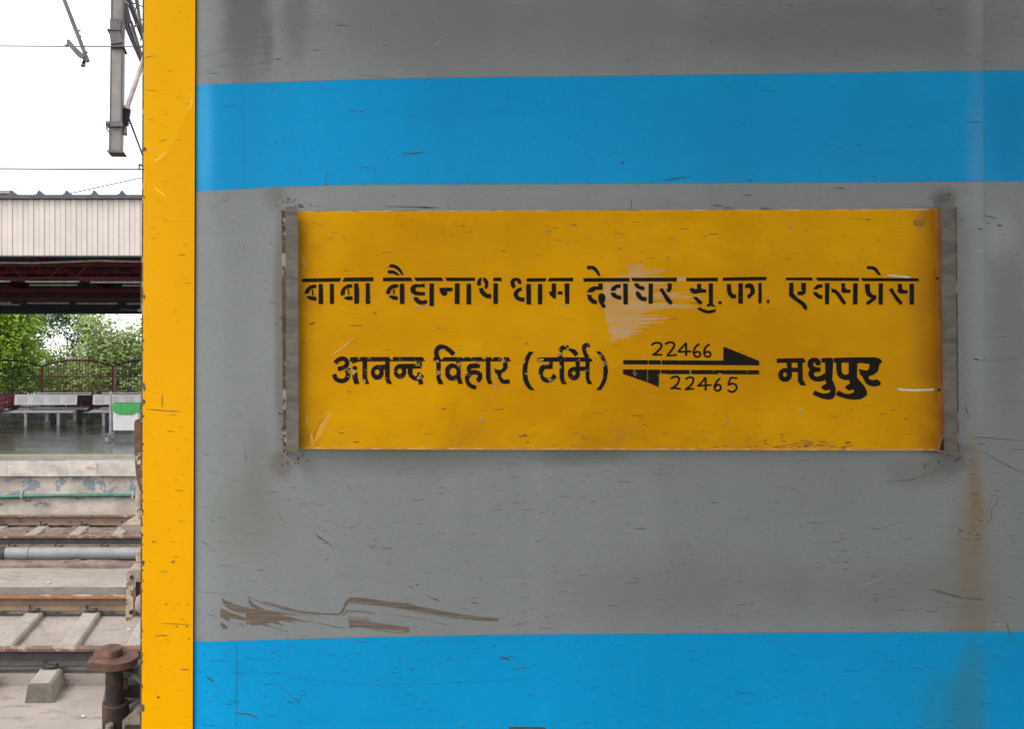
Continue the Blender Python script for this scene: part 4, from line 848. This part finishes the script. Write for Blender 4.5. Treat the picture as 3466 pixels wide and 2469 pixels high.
for a, b in (((432,3),(482,21)), ((455,80),(482,64)), ((455,85),(480,95)), ((475,140),(482,95)), ((450,60),(462,20)), ((440,0),(437,20))): st.tube([W(*a, Y+.23), W(*b, Y+.23)], .008, 6)
st.build('bracing', M['galv_dark'], os_)
bx = W(400, 0, Y).x; zb = W(0, -120, Y).z
bm = MB()
for dx in (-.25, .25):
    for dz in (0, .5): bm.box((bx+dx-.04, -3.2, zb+dz), (bx+dx+.04, 16, zb+dz+.08))
for k in range(24):
    y = -3+.8*k
    for dx in (-.25, .25): bm.tube([(bx+dx, y, zb+.04), (bx+dx, y+.8, zb+.54)], .02, 6)
bm.build('portal_boom', M['galv'], os_)
for y in (-3.0, 15.7):
    z0 = P_Z if y < 0 else P_Z
    MB().box((bx+.9-.15, y-.12, z0), (bx+.9+.15, y+.12, zb+.7)).box((bx-.3, y-.05, zb+.2), (bx+.8, y+.05, zb+.3)).build('mast', M['galv'], os_)
Y = 8.4
ra = empty('registration_arm', W(300, 212, Y), 'slanting rod with a bent clamp arm holding the wire in the sky', 'wire arm')
MB().tube([W(165,-120,Y), W(218,0,Y), W(298,208,Y)], .022, 8).build('rod', M['galv_dark'], ra)
MB().prism([W(x, y, Y-.02) for x, y in ((226,133),(234,132),(258,160),(280,180),(290,178),(288,214),(276,216),(274,222),(288,222),(286,200),(262,188),(232,154),(225,155),(217,153),(225,148))], (0, .03, 0)).build('clamp_arm', M['galv_dark'], ra)
for px, py in ((270,103),(272,122),(294,176)): p = W(px, py, Y); MB().tube([(p.x-.045, Y, p.z), (p.x+.01, Y, p.z)], .009, 6).build('bolt', M['galv_dark'], ra)
p = W(281, 220, Y); MB().lathe((p.x, Y, p.z-.012), [(.028, 0), (.028, .018), (.01, .03)], 10).build('clamp_foot', M['galv_dark'], ra)
def wire(pts, r, label, Y=None):
    mb = MB(); mb.tube(pts, r, 6); return tag(mb.build('overhead_wire', M['wire'], loc=pts[0]), label, 'wire', 'wires of the overhead line')
Y = 8.4
wire([(-30, Y, W(0,150,Y).z), W(0,154.5,Y), W(480,157.5,Y), W(560,158,Y), (14, Y, W(0,158,Y).z)], .006, 'upper level wire running past the slanting rod and the grey drop post')
wire([(-30, Y, W(0,569,Y).z), W(0,571,Y), W(480,573.5,Y), (14, Y, W(0,575,Y).z)], .008, 'lower level wire just above the canopy roof')
c = W(475, 566, Y); hk = MB(); hk.tube(smooth_path([W(466,573,Y), W(472,572,Y), W(471,558,Y), W(476,557,Y), W(490,572,Y)], 3), .012, 6)
tag(hk.build('wire_clamp', M['galv_dark'], loc=c), 'small dark clamp on the lower wire by the yellow corner', 'clamp')
Y = 21; wire([W(-300,804,Y), W(195,664,Y), W(483,600.5,Y), W(900,510,Y)], .015, 'thin wire slanting up to the right behind the canopy roof')

# ================================================================== PLATFORM CANOPY
M['cream'] = simple('cream_sheet', (.46, .40, .365), .45, sc=2, dark=(.41, .355, .32)); M['roof_dark'] = simple('dark_roof_sheet', (.055, .055, .07), .5)
M['ceiling'] = simple('dim_ceiling', (.07, .072, .08), .6, sc=3); M['truss'] = simple('dark_red_steel', (.20, .028, .034), .5, sc=4); M['batten'] = simple('white_batten', (.80, .78, .74), .4)
FYc = 15.2; zt_ = W(0, 676, FYc).z; zb_ = W(0, 865, FYc).z
cn = empty('platform_canopy', (-6, 21, P_Z), 'platform canopy with a cream ribbed fascia and dark red trusses', 'canopy')
fa = MB(); x = -25.0; xs = []; per = .2105
while x < 25:
    xs += [(x, 0), (x+.006, .022), (x+.095, .022), (x+.101, .006), (x+.2, .006), (x+per-.001, 0)]; x += per
vs = []; 
for xx, d_ in xs: vs += [(xx, FYc-d_, zb_), (xx, FYc-d_, zt_)]
fa.add(vs, [(2*i, 2*i+2, 2*i+3, 2*i+1) for i in range(len(xs)-1)]); fa.box((-25, FYc+.002, zb_+.01), (25, FYc+.03, zt_)); fa.build('fascia', M['cream'], cn)
MB().box((-25, FYc-.03, zb_-.03), (25, FYc+.05, zb_-.002)).build('fascia_trim', M['roof_dark'], cn)
rz = zt_+.004
M['flashing'] = simple('tan_flashing', (.26, .22, .20), .5)
rf = MB(); rf.box((-25, FYc-.10, rz), (25, 28.4, rz+.075))
for k in range(-30, 40):
    xx = W(137, 0, FYc).x+.5425*k
    if -24.5 < xx < 24.5: rf.prism([(xx-.10, FYc-.10, rz+.075), (xx+.10, FYc-.10, rz+.075), (xx+.045, FYc-.10, rz+.10), (xx+.022, FYc-.10, rz+.155), (xx-.022, FYc-.10, rz+.155), (xx-.045, FYc-.10, rz+.10)], (0, 13.4, 0))
rf.build('roof', M['roof_dark'], cn)
MB().bbox((-20, FYc-.06, rz+.10), (W(40, 0, FYc).x, FYc+.6, rz+.175), .01).build('roof_flashing', M['flashing'], cn)
MB().box((-25, FYc+.06, rz-.05), (25, 28.3, rz-.002)).build('ceiling', M['ceiling'], cn)
for k in range(7): pass
def truss(y, ztop, zbot, mat):
    t = MB(); t.box((-25, y-.05, ztop-.10), (25, y+.05, ztop)); t.box((-25, y-.06, zbot), (25, y+.06, zbot+.08))
    x = -25
    while x < 25: t.tube([(x, y, zbot+.06), (x+.3, y, ztop-.08)], .022, 5); t.tube([(x+.3, y, ztop-.08), (x+.6, y, zbot+.06)], .022, 5); x += .6
    return t.build('truss', mat, cn)
truss(18.0, 5.16, 4.72, M['truss']); truss(20.6, 5.30, 4.98, M['truss']); truss(24.0, 5.12, 4.76, M['truss'])
for y in (16.6, 19.3, 22.2, 25.8): MB().box((-25, y-.06, rz-.20), (25, y+.06, rz-.06)).build('purlin', M['truss'], cn)
for x in [-18+3*k for k in range(13)]: MB().box((x-.05, FYc+.1, 5.45), (x+.05, 28.2, 5.65)).build('rafter', M['truss'], cn)
MB().box((-25, 28.0, 4.59), (25, 28.06, rz)).build('rear_fascia', M['ceiling'], cn); MB().box((-25, 27.8, 4.60), (25, 27.995, 4.72)).build('rear_beam', M['roof_dark'], cn)
for x in (-12.5, 4.0): MB().box((x-.12, 21-.12, P_Z), (x+.12, 21+.12, rz-.2)).build('post', M['truss'], cn)
# conduit lines
MB().tube([W(-40,887,17.6), W(0,889,17.6), W(110,890,17.6), W(210,887,17.6), W(330,882,17.6), W(483,886,17.6)], .025, 6).tube([(-20,17.6,W(0,887,17.6).z), W(-40,887,17.6)], .02, 6).build('conduit', M['batten'], cn)
MB().box((W(270,0,17).x, 16.9, W(0,870,17).z), (2, 17.0, W(0,866,17).z+.01)).build('cable_tray', M['batten'], cn)
M['batten_grey'] = simple('grey_batten', (.22, .20, .20), .5)
tl = None
def tube_light(px0, px1, py, Y, label):
    global tl
    a, b = W(px0, py, Y), W(px1, py, Y); L = 1.25 if px1-px0 < 0 else b.x-a.x
    ro = empty('tube_light', ((a.x+b.x)/2, Y, a.z), label, 'tube light', 'tube lights under the canopy trusses')
    MB().bbox((a.x, Y-.01, a.z+.022), (b.x, Y+.03, a.z+.045), .004).build('batten', M['batten_grey'], ro)
    MB().tube([(a.x+.02, Y-.02, a.z-.012), (b.x-.02, Y-.02, a.z-.012)], .023, 10).bbox((a.x, Y-.04, a.z-.03), (a.x+.03, Y, a.z+.014), .004).bbox((b.x-.03, Y-.04, a.z-.03), (b.x, Y, a.z+.014), .004).build('tube', M['batten'], ro)
tube_light(-148, 35, 951, 17.95, 'white tube light of the front row, cut off at the left edge')
tube_light(86, 269, 952, 17.95, 'white tube light of the front row, the only one seen whole')
tube_light(307, 490, 954, 17.95, 'white tube light of the front row beside the yellow corner')
tube_light(100, 262, 964, 20.5, 'dim tube light just below the whole front row tube')
tube_light(415, 575, 966, 20.5, 'dim tube light below the front row tube at the yellow corner')
tube_light(-60, 38, 1025, 24.0, 'white tube light of the rear row at the left edge')
tube_light(-30, 68, 1031, 26.0, 'lowest tube light under the rear beam at the left edge')
tube_light(93, 235, 1026, 24.0, 'white tube light of the rear row, left one of the two seen whole')
tube_light(260, 399, 1027, 24.0, 'white tube light of the rear row, right one of the two seen whole')
tube_light(429, 570, 1028, 24.0, 'white tube light of the rear row beside the fan')
Y = 21.5; p = W(478, 1048, Y)
fn = empty('ceiling_fan', p, 'white ceiling fan hanging from a rod next to the yellow corner', 'fan')
MB().tube([(p.x, Y, p.z), (p.x, Y, rz-.05)], .018, 8).build('rod', M['batten'], fn)
MB().lathe((p.x, Y, p.z-.04), [(.02, -.03), (.09, -.02), (.12, .01), (.10, .05), (.03, .08)], 20).build('motor', M['batten'], fn)
for k in range(3):
    a = R(100+120*k); ca, sa = math.cos(a), math.sin(a); b = MB()
    b.prism([(p.x+ca*r+sa*w, Y+sa*r-ca*w, p.z-.03+.02*w) for r, w in ((.1,-.03),(.6,-.06),(.62,.06),(.1,.03))], (0, 0, .006)); b.build('blade', M['batten'], fn)

# ================================================================== FENCE AND SEATING
M['fence_red'] = simple('dark_red_fence_paint', (.16, .022, .018), .5, sc=6); M['fence_dark'] = simple('black_fence_paint', (.018, .017, .024), .5)
M['plinth'] = simple('grey_plinth', (.20, .19, .18), .7, sc=3)
FZ = 27.0; X1 = W(143, 0, FZ).x; PW = W(383, 0, FZ).x-X1
fe = empty('fence', (X1, FZ, P_Z), 'picket fence with arched panels on a low grey wall, one panel dark red', 'fence')
MB().box((-30, FZ-.10, P_Z), (20, FZ+.10, 1.14)).build('plinth', M['plinth'], fe)
for k in range(-5, 5):
    x0 = X1+PW*k; mat = M['fence_red'] if k == 0 else M['fence_dark']; pn = MB()
    def az(t): return 2.685+.215*(1-(2*t-1)**2)
    top = [(x0+PW*t/16, FZ, az(t/16)) for t in range(17)]
    pn.tube(top, .024, 6); pn.box((x0, FZ-.02, 2.30), (x0+PW, FZ+.02, 2.34)); pn.box((x0, FZ-.02, 1.22), (x0+PW, FZ+.02, 1.26))
    n = 23
    for i in range(1, n):
        t = i/n; xx = x0+PW*t; pn.box((xx-.008, FZ-.008, 1.145), (xx+.008, FZ+.008, az(t)+.09)); pn.add([(xx-.014,FZ,az(t)+.09),(xx+.014,FZ,az(t)+.09),(xx,FZ,az(t)+.15),(xx,FZ+.014,az(t)+.09)], [(0,1,2),(1,3,2),(3,0,2)])
    for cx in (.2, .47, .53, .8):
        for dz, rr in ((0, .085), (.17, .06)): pn.tube([(x0+PW*cx+rr*math.cos(a*.5236), FZ-.015, 1.55+dz+rr*math.sin(a*.5236)) for a in range(13)], .009, 5)
    p = pn.build('fence_panel', mat, fe)
    if k == 0: p['label'] = 'dark red arched panel'
    MB().box((x0-.05, FZ-.05, 1.145), (x0+.05, FZ+.05, 2.70)).build('fence_post', M['fence_red'] if k in (0, 1) else M['fence_dark'], fe)
# red benches
M['red_plank'] = simple('red_bench_plank', (.19, .018, .028), .45, sc=4); M['concrete'] = simple('bench_concrete', (.17, .16, .155), .8, sc=6)
def red_bench(x0, x1, y, label):
    t = empty('red_bench', ((x0+x1)/2, y, P_Z), label, 'bench', 'red plank benches along the fence')
    for xx in (x0+.22, x1-.22):
        MB().prism([(xx-.06, y-.35, P_Z), (xx-.06, y+.16, P_Z), (xx-.06, y+.20, P_Z+.98), (xx-.06, y+.10, P_Z+.98), (xx-.06, y+.05, P_Z+.42), (xx-.06, y-.35, P_Z+.38)], (.12, 0, 0)).build('support', M['concrete'], t)
    b = MB()
    for k in range(3): b.bbox((x0, y-.01+.02*k, P_Z+.47+.145*k), (x1, y+.03+.02*k, P_Z+.60+.145*k), .008)
    b.build('backrest', M['red_plank'], t)
    s = MB()
    for k in range(3): s.bbox((x0, y-.36+.13*k, P_Z+.43), (x1, y-.25+.13*k, P_Z+.465), .008)
    s.build('seat', M['red_plank'], t)
red_bench(W(178,0,25.2).x, W(330,0,25.2).x, 25.2, 'red plank bench behind the gap between the two steel benches')
red_bench(W(336,0,25.5).x, W(505,0,25.5).x, 25.5, 'dark red bench behind the bin post, partly hidden by the coach')
red_bench(W(-80,0,24.9).x, W(74,0,24.9).x, 24.9, 'red plank bench behind the left end of the steel bench')
red_bench(W(-160,0,23.0).x, W(14,0,23.0).x, 23.0, 'nearest red bench, cut off by the left edge of the view')
# steel benches
M['steel'] = simple('brushed_bench_steel', (.82, .78, .77), .42, .15, sc=3, dark=(.74, .70, .69)); M['leg_dark'] = simple('dark_bench_leg', (.07, .068, .07), .5, .2); M['steel_leg'] = simple('bench_leg_steel', (.30, .29, .29), .4, .3)
def steel_bench(x0, x1, y, label, rear=False):
    t = empty('steel_bench', ((x0+x1)/2, y, P_Z), label, 'bench', 'perforated steel benches on the far platform'); L = x1-x0
    z0 = P_Z
    bk = MB(); bx0, bx1 = x0+.18, x1+.0
    bk.prism([(bx0, y+.40, z0+.62), (bx0, y+.47, z0+.90), (bx0, y+.485, z0+.925), (bx0, y+.50, z0+.92), (bx0, y+.42, z0+.61)], (bx1-bx0, 0, 0))
    for gset in range(4):
        for i in range(7):
            for j in range(5):
                xx = bx0+(bx1-bx0)*(.055+gset*.255+i*.0235); zz = z0+.68+j*.042; yy = y+.40+(zz-z0-.62)*.25-.003
                bk.add([(xx-.011, yy, zz-.009), (xx+.011, yy, zz-.009), (xx+.011, yy+.0045, zz+.009), (xx-.011, yy+.0045, zz+.009)], [(0, 1, 2, 3)], 1)
    if rear:
        bk = MB(); bk.bbox((bx0, y+.40, z0+.60), (bx1, y+.43, z0+.83), .004)
        MB().bbox((bx0-.02, y+.39, z0+.845), (bx1+.02, y+.44, z0+.875), .004).bbox((bx0-.02, y+.41, z0+.90), (bx1+.02, y+.46, z0+.925), .004).build('top_rail', M['steel'], t)
        bk.build('backrest', M['dark'], t)  # near-black colour stands in for shade on the rear backrest
    else: bk.build('backrest', [M['steel'], M['concrete']], t)
    st = MB()
    for k in range(4):
        a = x0+.16+(L-.16)/4*k; b = a+(L-.16)/4-.012
        st.prism([(a, y, z0+.415), (a, y+.02, z0+.445), (a, y+.25, z0+.435), (a, y+.38, z0+.455), (a, y+.38, z0+.44), (a, y+.03, z0+.42)], (b-a, 0, 0))
    st.build('seat', M['steel'], t)
    MB().bbox((x0, y+.03, z0+.385), (x1-.01, y+.09, z0+.413), .004).bbox((x0, y+.29, z0+.385), (x1-.01, y+.35, z0+.413), .004).build('seat_frame', M['steel_leg'], t)
    for f in (.31, .78):
        xx = x0+L*f; MB().bbox((xx-.045, y+.02, z0), (xx+.045, y+.10, z0+.385), .006).build('leg', M['steel_leg'], t)
        MB().bbox((xx+.03, y+.30, z0), (xx+.16, y+.36, z0+.385), .006).build('leg', M['leg_dark'], t)
        MB().tube([(xx+.12, y+.36, z0+.40), (xx+.12, y+.43, z0+.50), (xx+.12, y+.46, z0+.70)], .018, 8).build('back_support', M['steel_leg'], t)
    # looped rear foot rail
    MB().tube(smooth_path([(x0+L*.72, y+.45, z0+.40), (x0+L*.73, y+.46, z0+.16), (x0+L*.77, y+.47, z0+.10), (x0+L*.93, y+.47, z0+.10), (x0+L*.97, y+.46, z0+.16), (x0+L*.98, y+.45, z0+.40)], 4), .016, 8).build('foot_rail', M['steel_leg'], t)
steel_bench(W(12,0,22.7).x, W(248,0,22.7).x, 22.7, 'perforated steel bench at the left, in front of all the others')
steel_bench(W(282,0,22.8).x, W(500,0,22.8).x, 22.8, 'perforated steel bench standing right behind the bin')
steel_bench(W(95,0,24.3).x, W(296,0,24.3).x, 24.3, 'steel bench half hidden behind the left front steel bench', True)
steel_bench(W(318,0,24.3).x, W(520,0,24.3).x, 24.3, 'steel bench mostly hidden behind the one at the bin', True)
# bin
M['bin_post'] = simple('bin_post_steel', (.42, .39, .38), .4, .2, sc=4); M['bin'] = simple('pale_bin_steel', (.72, .69, .68), .4, .1, sc=3, dark=(.65, .62, .61))
def bag_mat():
    n = NT('green_plastic_bag'); c = n.mix(n.noise(14, 4), (.035, .30, .055), (.06, .38, .085)); n.bump(n.noise((9, 9, 4), 4, .6), .8, .03); return n.done(c, .4, 0, .5)
M['bag'] = bag_mat()
Y = 18.7; px_ = W(374, 0, Y).x; bl, br_ = W(387, 0, Y).x, W(473, 0, Y).x
bn = empty('litter_bin', (px_, Y, P_Z), 'pale steel litter bin hung on an upright post on the far platform', 'bin')
ztop = W(0, 1325, Y).z; zb0, zb1 = W(0, 1457, Y).z, W(0, 1383, Y).z
for xx in (px_, br_+(bl-px_)): 
    MB().bbox((xx-.03, Y-.03, P_Z+.10), (xx+.03, Y+.03, ztop), .006).build('post', M['bin_post'], bn)
    MB().bbox((xx-.03, Y-.46, P_Z+.10), (xx+.03, Y+.32, P_Z+.16), .006).bbox((xx-.035, Y-.46, P_Z), (xx+.035, Y-.38, P_Z+.18), .006).bbox((xx-.035, Y+.24, P_Z), (xx+.035, Y+.32, P_Z+.18), .006).build('foot', M['steel_leg'], bn)
bd = MB(); bd.bbox((bl, Y-.17, zb0), (br_, Y+.17, zb1), .012)
for sx in (.18, .28, .70, .80):
    for j in range(4): xx = bl+(br_-bl)*sx; zz = zb1-.06-.045*j; bd.add([(xx-.012, Y-.173, zz-.008), (xx+.012, Y-.173, zz-.008), (xx+.012, Y-.173, zz+.008), (xx-.012, Y-.173, zz+.008)], [(0, 1, 2, 3)], 1)
bd.build('bin_body', [M['bin'], M['concrete']], bn)
MB().tube([(px_, Y, zb1-.10), (br_+(bl-px_), Y, zb1-.10)], .012, 8).build('pivot', M['steel_leg'], bn)
bg_ = MB(); random.seed(4); ring = []
N = 40; x0, x1, y0, y1 = bl-.015, br_+.03, Y-.195, Y+.195
def per(t):
    s = t*4
    if s < 1: return (x0+(x1-x0)*s, y0)
    if s < 2: return (x1, y0+(y1-y0)*(s-1))
    if s < 3: return (x1-(x1-x0)*(s-2), y1)
    return (x0, y1-(y1-y0)*(s-3))
cx_, cy_ = (x0+x1)/2, Y; vs = []
for lvl in range(5):
    for k in range(N):
        x, y = per(k/N); t = k/N*4; j = random.uniform(-.008, .008)
        low = zb1-.05-.10*math.sin(min(1, max(0, t))*math.pi)**.8*(1 if t < 1 else .3)-random.uniform(0, .015)
        z = [low, (low+zb1+.10)/2+j, zb1+.125+j, zb1+.135+j*.5, zb1-.02][lvl]; s = [1.0, 1.02, 1.0, .93, .86][lvl]
        vs.append((cx_+(x-cx_)*s+j, cy_+(y-cy_)*s+j, z))
bg_.add(vs, [(l*N+k, l*N+(k+1) % N, (l+1)*N+(k+1) % N, (l+1)*N+k) for l in range(4) for k in range(N)], 0, True)
tag(bg_.build('bin_bag', M['bag'], loc=(cx_, cy_, zb1)), 'green plastic bag folded over the rim of the steel bin', 'bag')

# ================================================================== TREES
def leaf_mat(name, a, b, c3):
    n = NT(name); c = n.mix(n.rng(n.noise(1.3, 3), .35, .65), a, b); c = n.mix(n.rng(n.noise(9, 2, .5, (3, 3, 3)), .5, .68), c, c3)
    m = n.done(c, .55, 0, .3)
    tr = n.t.nodes.new('ShaderNodeBsdfTranslucent'); mx = n.t.nodes.new('ShaderNodeMixShader'); mx.inputs[0].default_value = .45
    n.t.links.new(c, tr.inputs[0]); n.t.links.new(n.b.outputs[0], mx.inputs[1]); n.t.links.new(tr.outputs[0], mx.inputs[2]); n.t.links.new(mx.outputs[0], n.out.inputs[0]); return m
M['leaf_bright'] = leaf_mat('bright_leaves', (.25, .37, .045), (.36, .50, .07), (.14, .25, .04)); M['leaf_dark'] = leaf_mat('dark_leaves', (.085, .17, .06), (.12, .22, .075), (.05, .105, .045)); M['leaf_pale'] = leaf_mat('pale_leaves', (.32, .42, .13), (.44, .51, .22), (.18, .27, .08))
M['bark'] = simple('tree_bark', (.10, .085, .07), .9, sc=8); M['twig'] = simple('pale_vine_twig', (.30, .25, .20), .9, sc=8)
def tree(c, clumps, n, ls, mat, seed, label, br=1., twigs=0, name='tree'):
    rnd = random.Random(seed); t = empty(name, c, label, 'tree', 'trees beyond the fence')
    base = Vector(c); tk = MB(); hgt = max(p[2] for p in clumps)
    mid = Vector((base.x+rnd.uniform(-.2, .2), base.y, base.z+hgt*.45)); tk.tube(smooth_path([tuple(base), tuple(base.lerp(mid, .5)+Vector((rnd.uniform(-.1, .1), 0, 0))), tuple(mid)], 4), [.16]*4+[.12]*5, 8)
    lf = MB()
    for (dx, dy, dz, r, rz_) in clumps:
        cc = base+Vector((dx, dy, dz)); tk.tube(smooth_path([tuple(mid-Vector((0, 0, rnd.uniform(0, hgt*.25)))), tuple(mid.lerp(cc, .5)+Vector((rnd.uniform(-.2, .2), 0, -.15))), tuple(cc)], 3), [q*br for q in (.07, .06, .055, .05, .04, .03, .02)], 6)
        for q in range(3):
            e = cc+Vector((rnd.gauss(0, r*.5), rnd.gauss(0, r*.5), rnd.gauss(0, rz_*.5))); tk.tube([cc, e], [.02, .007], 4)
    tot = sum(p[3]**2*p[4] for p in clumps)
    for (dx, dy, dz, r, rz_) in clumps:
        cc = base+Vector((dx, dy, dz)); m = int(n*r*r*rz_/tot)
        tw = [Vector((rnd.gauss(0, 1), rnd.gauss(0, 1), rnd.gauss(0, 1))).normalized()*rnd.random()**.4 for _ in range(max(4, m//9))]
        for q in range(m):
            d_ = rnd.choice(tw); p = cc+Vector((d_.x*r+rnd.gauss(0, ls*1.3), d_.y*r+rnd.gauss(0, ls*1.3), d_.z*rz_+rnd.gauss(0, ls*1.0)))
            if p.z < P_Z-.8: continue
            u = Vector((rnd.gauss(0, 1), rnd.gauss(0, 1), rnd.gauss(-.2, .4))).normalized(); w = u.cross(Vector((rnd.gauss(0, .45), rnd.gauss(-.25, .45), 1))).normalized(); s = ls*rnd.uniform(.6, 1.25)
            lf.add([p, p+u*s*.45+w*s*.27, p+u*s, p+u*s*.45-w*s*.27], [(0, 1, 2, 3)])
    tk.build('trunk', M['bark'], t); lf.build('crown', mat, t)
    if twigs:
        tv = MB()
        for q in range(twigs):
            cl = rnd.choice(clumps); p = base+Vector((cl[0]+rnd.gauss(0, cl[3]*.6), cl[1]-cl[3]*rnd.uniform(.3, .95), cl[2]+rnd.gauss(0, cl[4]*.5))); a = rnd.uniform(-.6, 1.2); L = rnd.uniform(.3, .9)
            tv.tube(smooth_path([tuple(p), tuple(p+Vector((L*.5*math.cos(a), 0, L*.5*math.sin(a)+.08))), tuple(p+Vector((L*math.cos(a), .05, L*math.sin(a))))], 3), .009, 4)
        tv.build('twigs', M['twig'], t)['kind'] = 'stuff'
    return t
def gx(px, Y): return (px-CX)/F*Y
def gz(py, Y): return CAMZ-(py-CY)/F*Y
# each crown: clumps given by photo pixel at the tree's distance
def crown(px, Y, lst): 
    bx_ = gx(px, Y); k_ = Y/30.5; return [(gx(a, Y)-bx_, dy*k_, gz(b, Y)-.4, r*k_, rr*k_) for a, b, dy, r, rr in lst]
Y = 34.0; tree((gx(40, Y), Y, .4), crown(40, Y, [(0,1100,0,1.0,.8),(60,1090,.3,.9,.7),(30,1170,-.2,1.0,.8),(-60,1150,0,1.2,1.0),(90,1150,-.3,.55,.6),(50,1235,-.4,1.0,.7),(130,1225,-.4,.6,.5),(0,1290,-.3,1.1,.6),(100,1290,-.4,.9,.5),(150,1270,-.4,.4,.5),(-90,1040,.4,1.2,.9),(20,1040,.4,1.1,.8)]), 12500, .23, M['leaf_bright'], 1, 'bright yellow green tree beyond the black fence panel at the left')
Y = 39.0; tree((gx(215, Y), Y, .4), crown(215, Y, [(190,1080,0,.9,.55),(120,1090,.3,.9,.6),(270,1075,0,.9,.5),(245,1150,0,.55,.5),(160,1250,0,.6,.5),(235,1200,0,.5,.4),(290,1140,.3,.7,.6),(220,1250,.2,.7,.5),(110,1180,.4,.6,.7),(210,1020,.3,1.2,.6),(210,1300,.2,1.3,.6)]), 10500, .18, M['leaf_dark'], 2, 'thin dark green tree with sky showing through its branches', br=.5)
Y = 34.5; tree((gx(370, Y), Y, .4), crown(370, Y, [(330,1085,0,.75,.55),(290,1100,.2,.55,.5),(350,1150,-.2,.9,.6),(430,1150,-.2,.7,.55),(420,1200,-.3,.9,.6),(320,1210,-.3,.8,.55),(260,1250,-.3,.7,.5),(370,1270,-.4,1.0,.6),(450,1260,-.3,.9,.6),(230,1300,-.3,.8,.5),(310,1310,-.4,1.0,.5),(470,1120,-.1,.45,.4),(520,1190,0,1.0,.9),(500,1300,-.2,1.2,.6),(400,1330,-.3,1.4,.4)]), 11500, .225, M['leaf_pale'], 3, 'pale leafy tree tangled with dry vines behind the red fence panel', twigs=130)
Y = 42.0; tree((gx(-60, Y), Y, .4), crown(-60, Y, [(-60,1100,0,1.6,1.3),(40,1130,0,1.3,1.2),(110,1230,0,1.2,1.0),(-20,1240,0,1.6,1.1),(90,1090,0,1.0,.8),(60,1300,0,1.6,.8)]), 8000, .24, M['leaf_dark'], 4, 'dark green tree farther back behind the bright one')
Y = 43.0; tree((gx(330, Y), Y, .4), crown(330, Y, [(260,1260,0,1.2,.8),(340,1230,0,1.3,.9),(420,1230,0,1.2,.8),(330,1150,0,1.0,.7),(470,1280,0,1.4,.8),(180,1290,0,1.2,.6),(530,1230,0,1.4,.9)]), 9000, .22, M['leaf_dark'], 5, 'dark green tree filling the gaps behind the pale one')
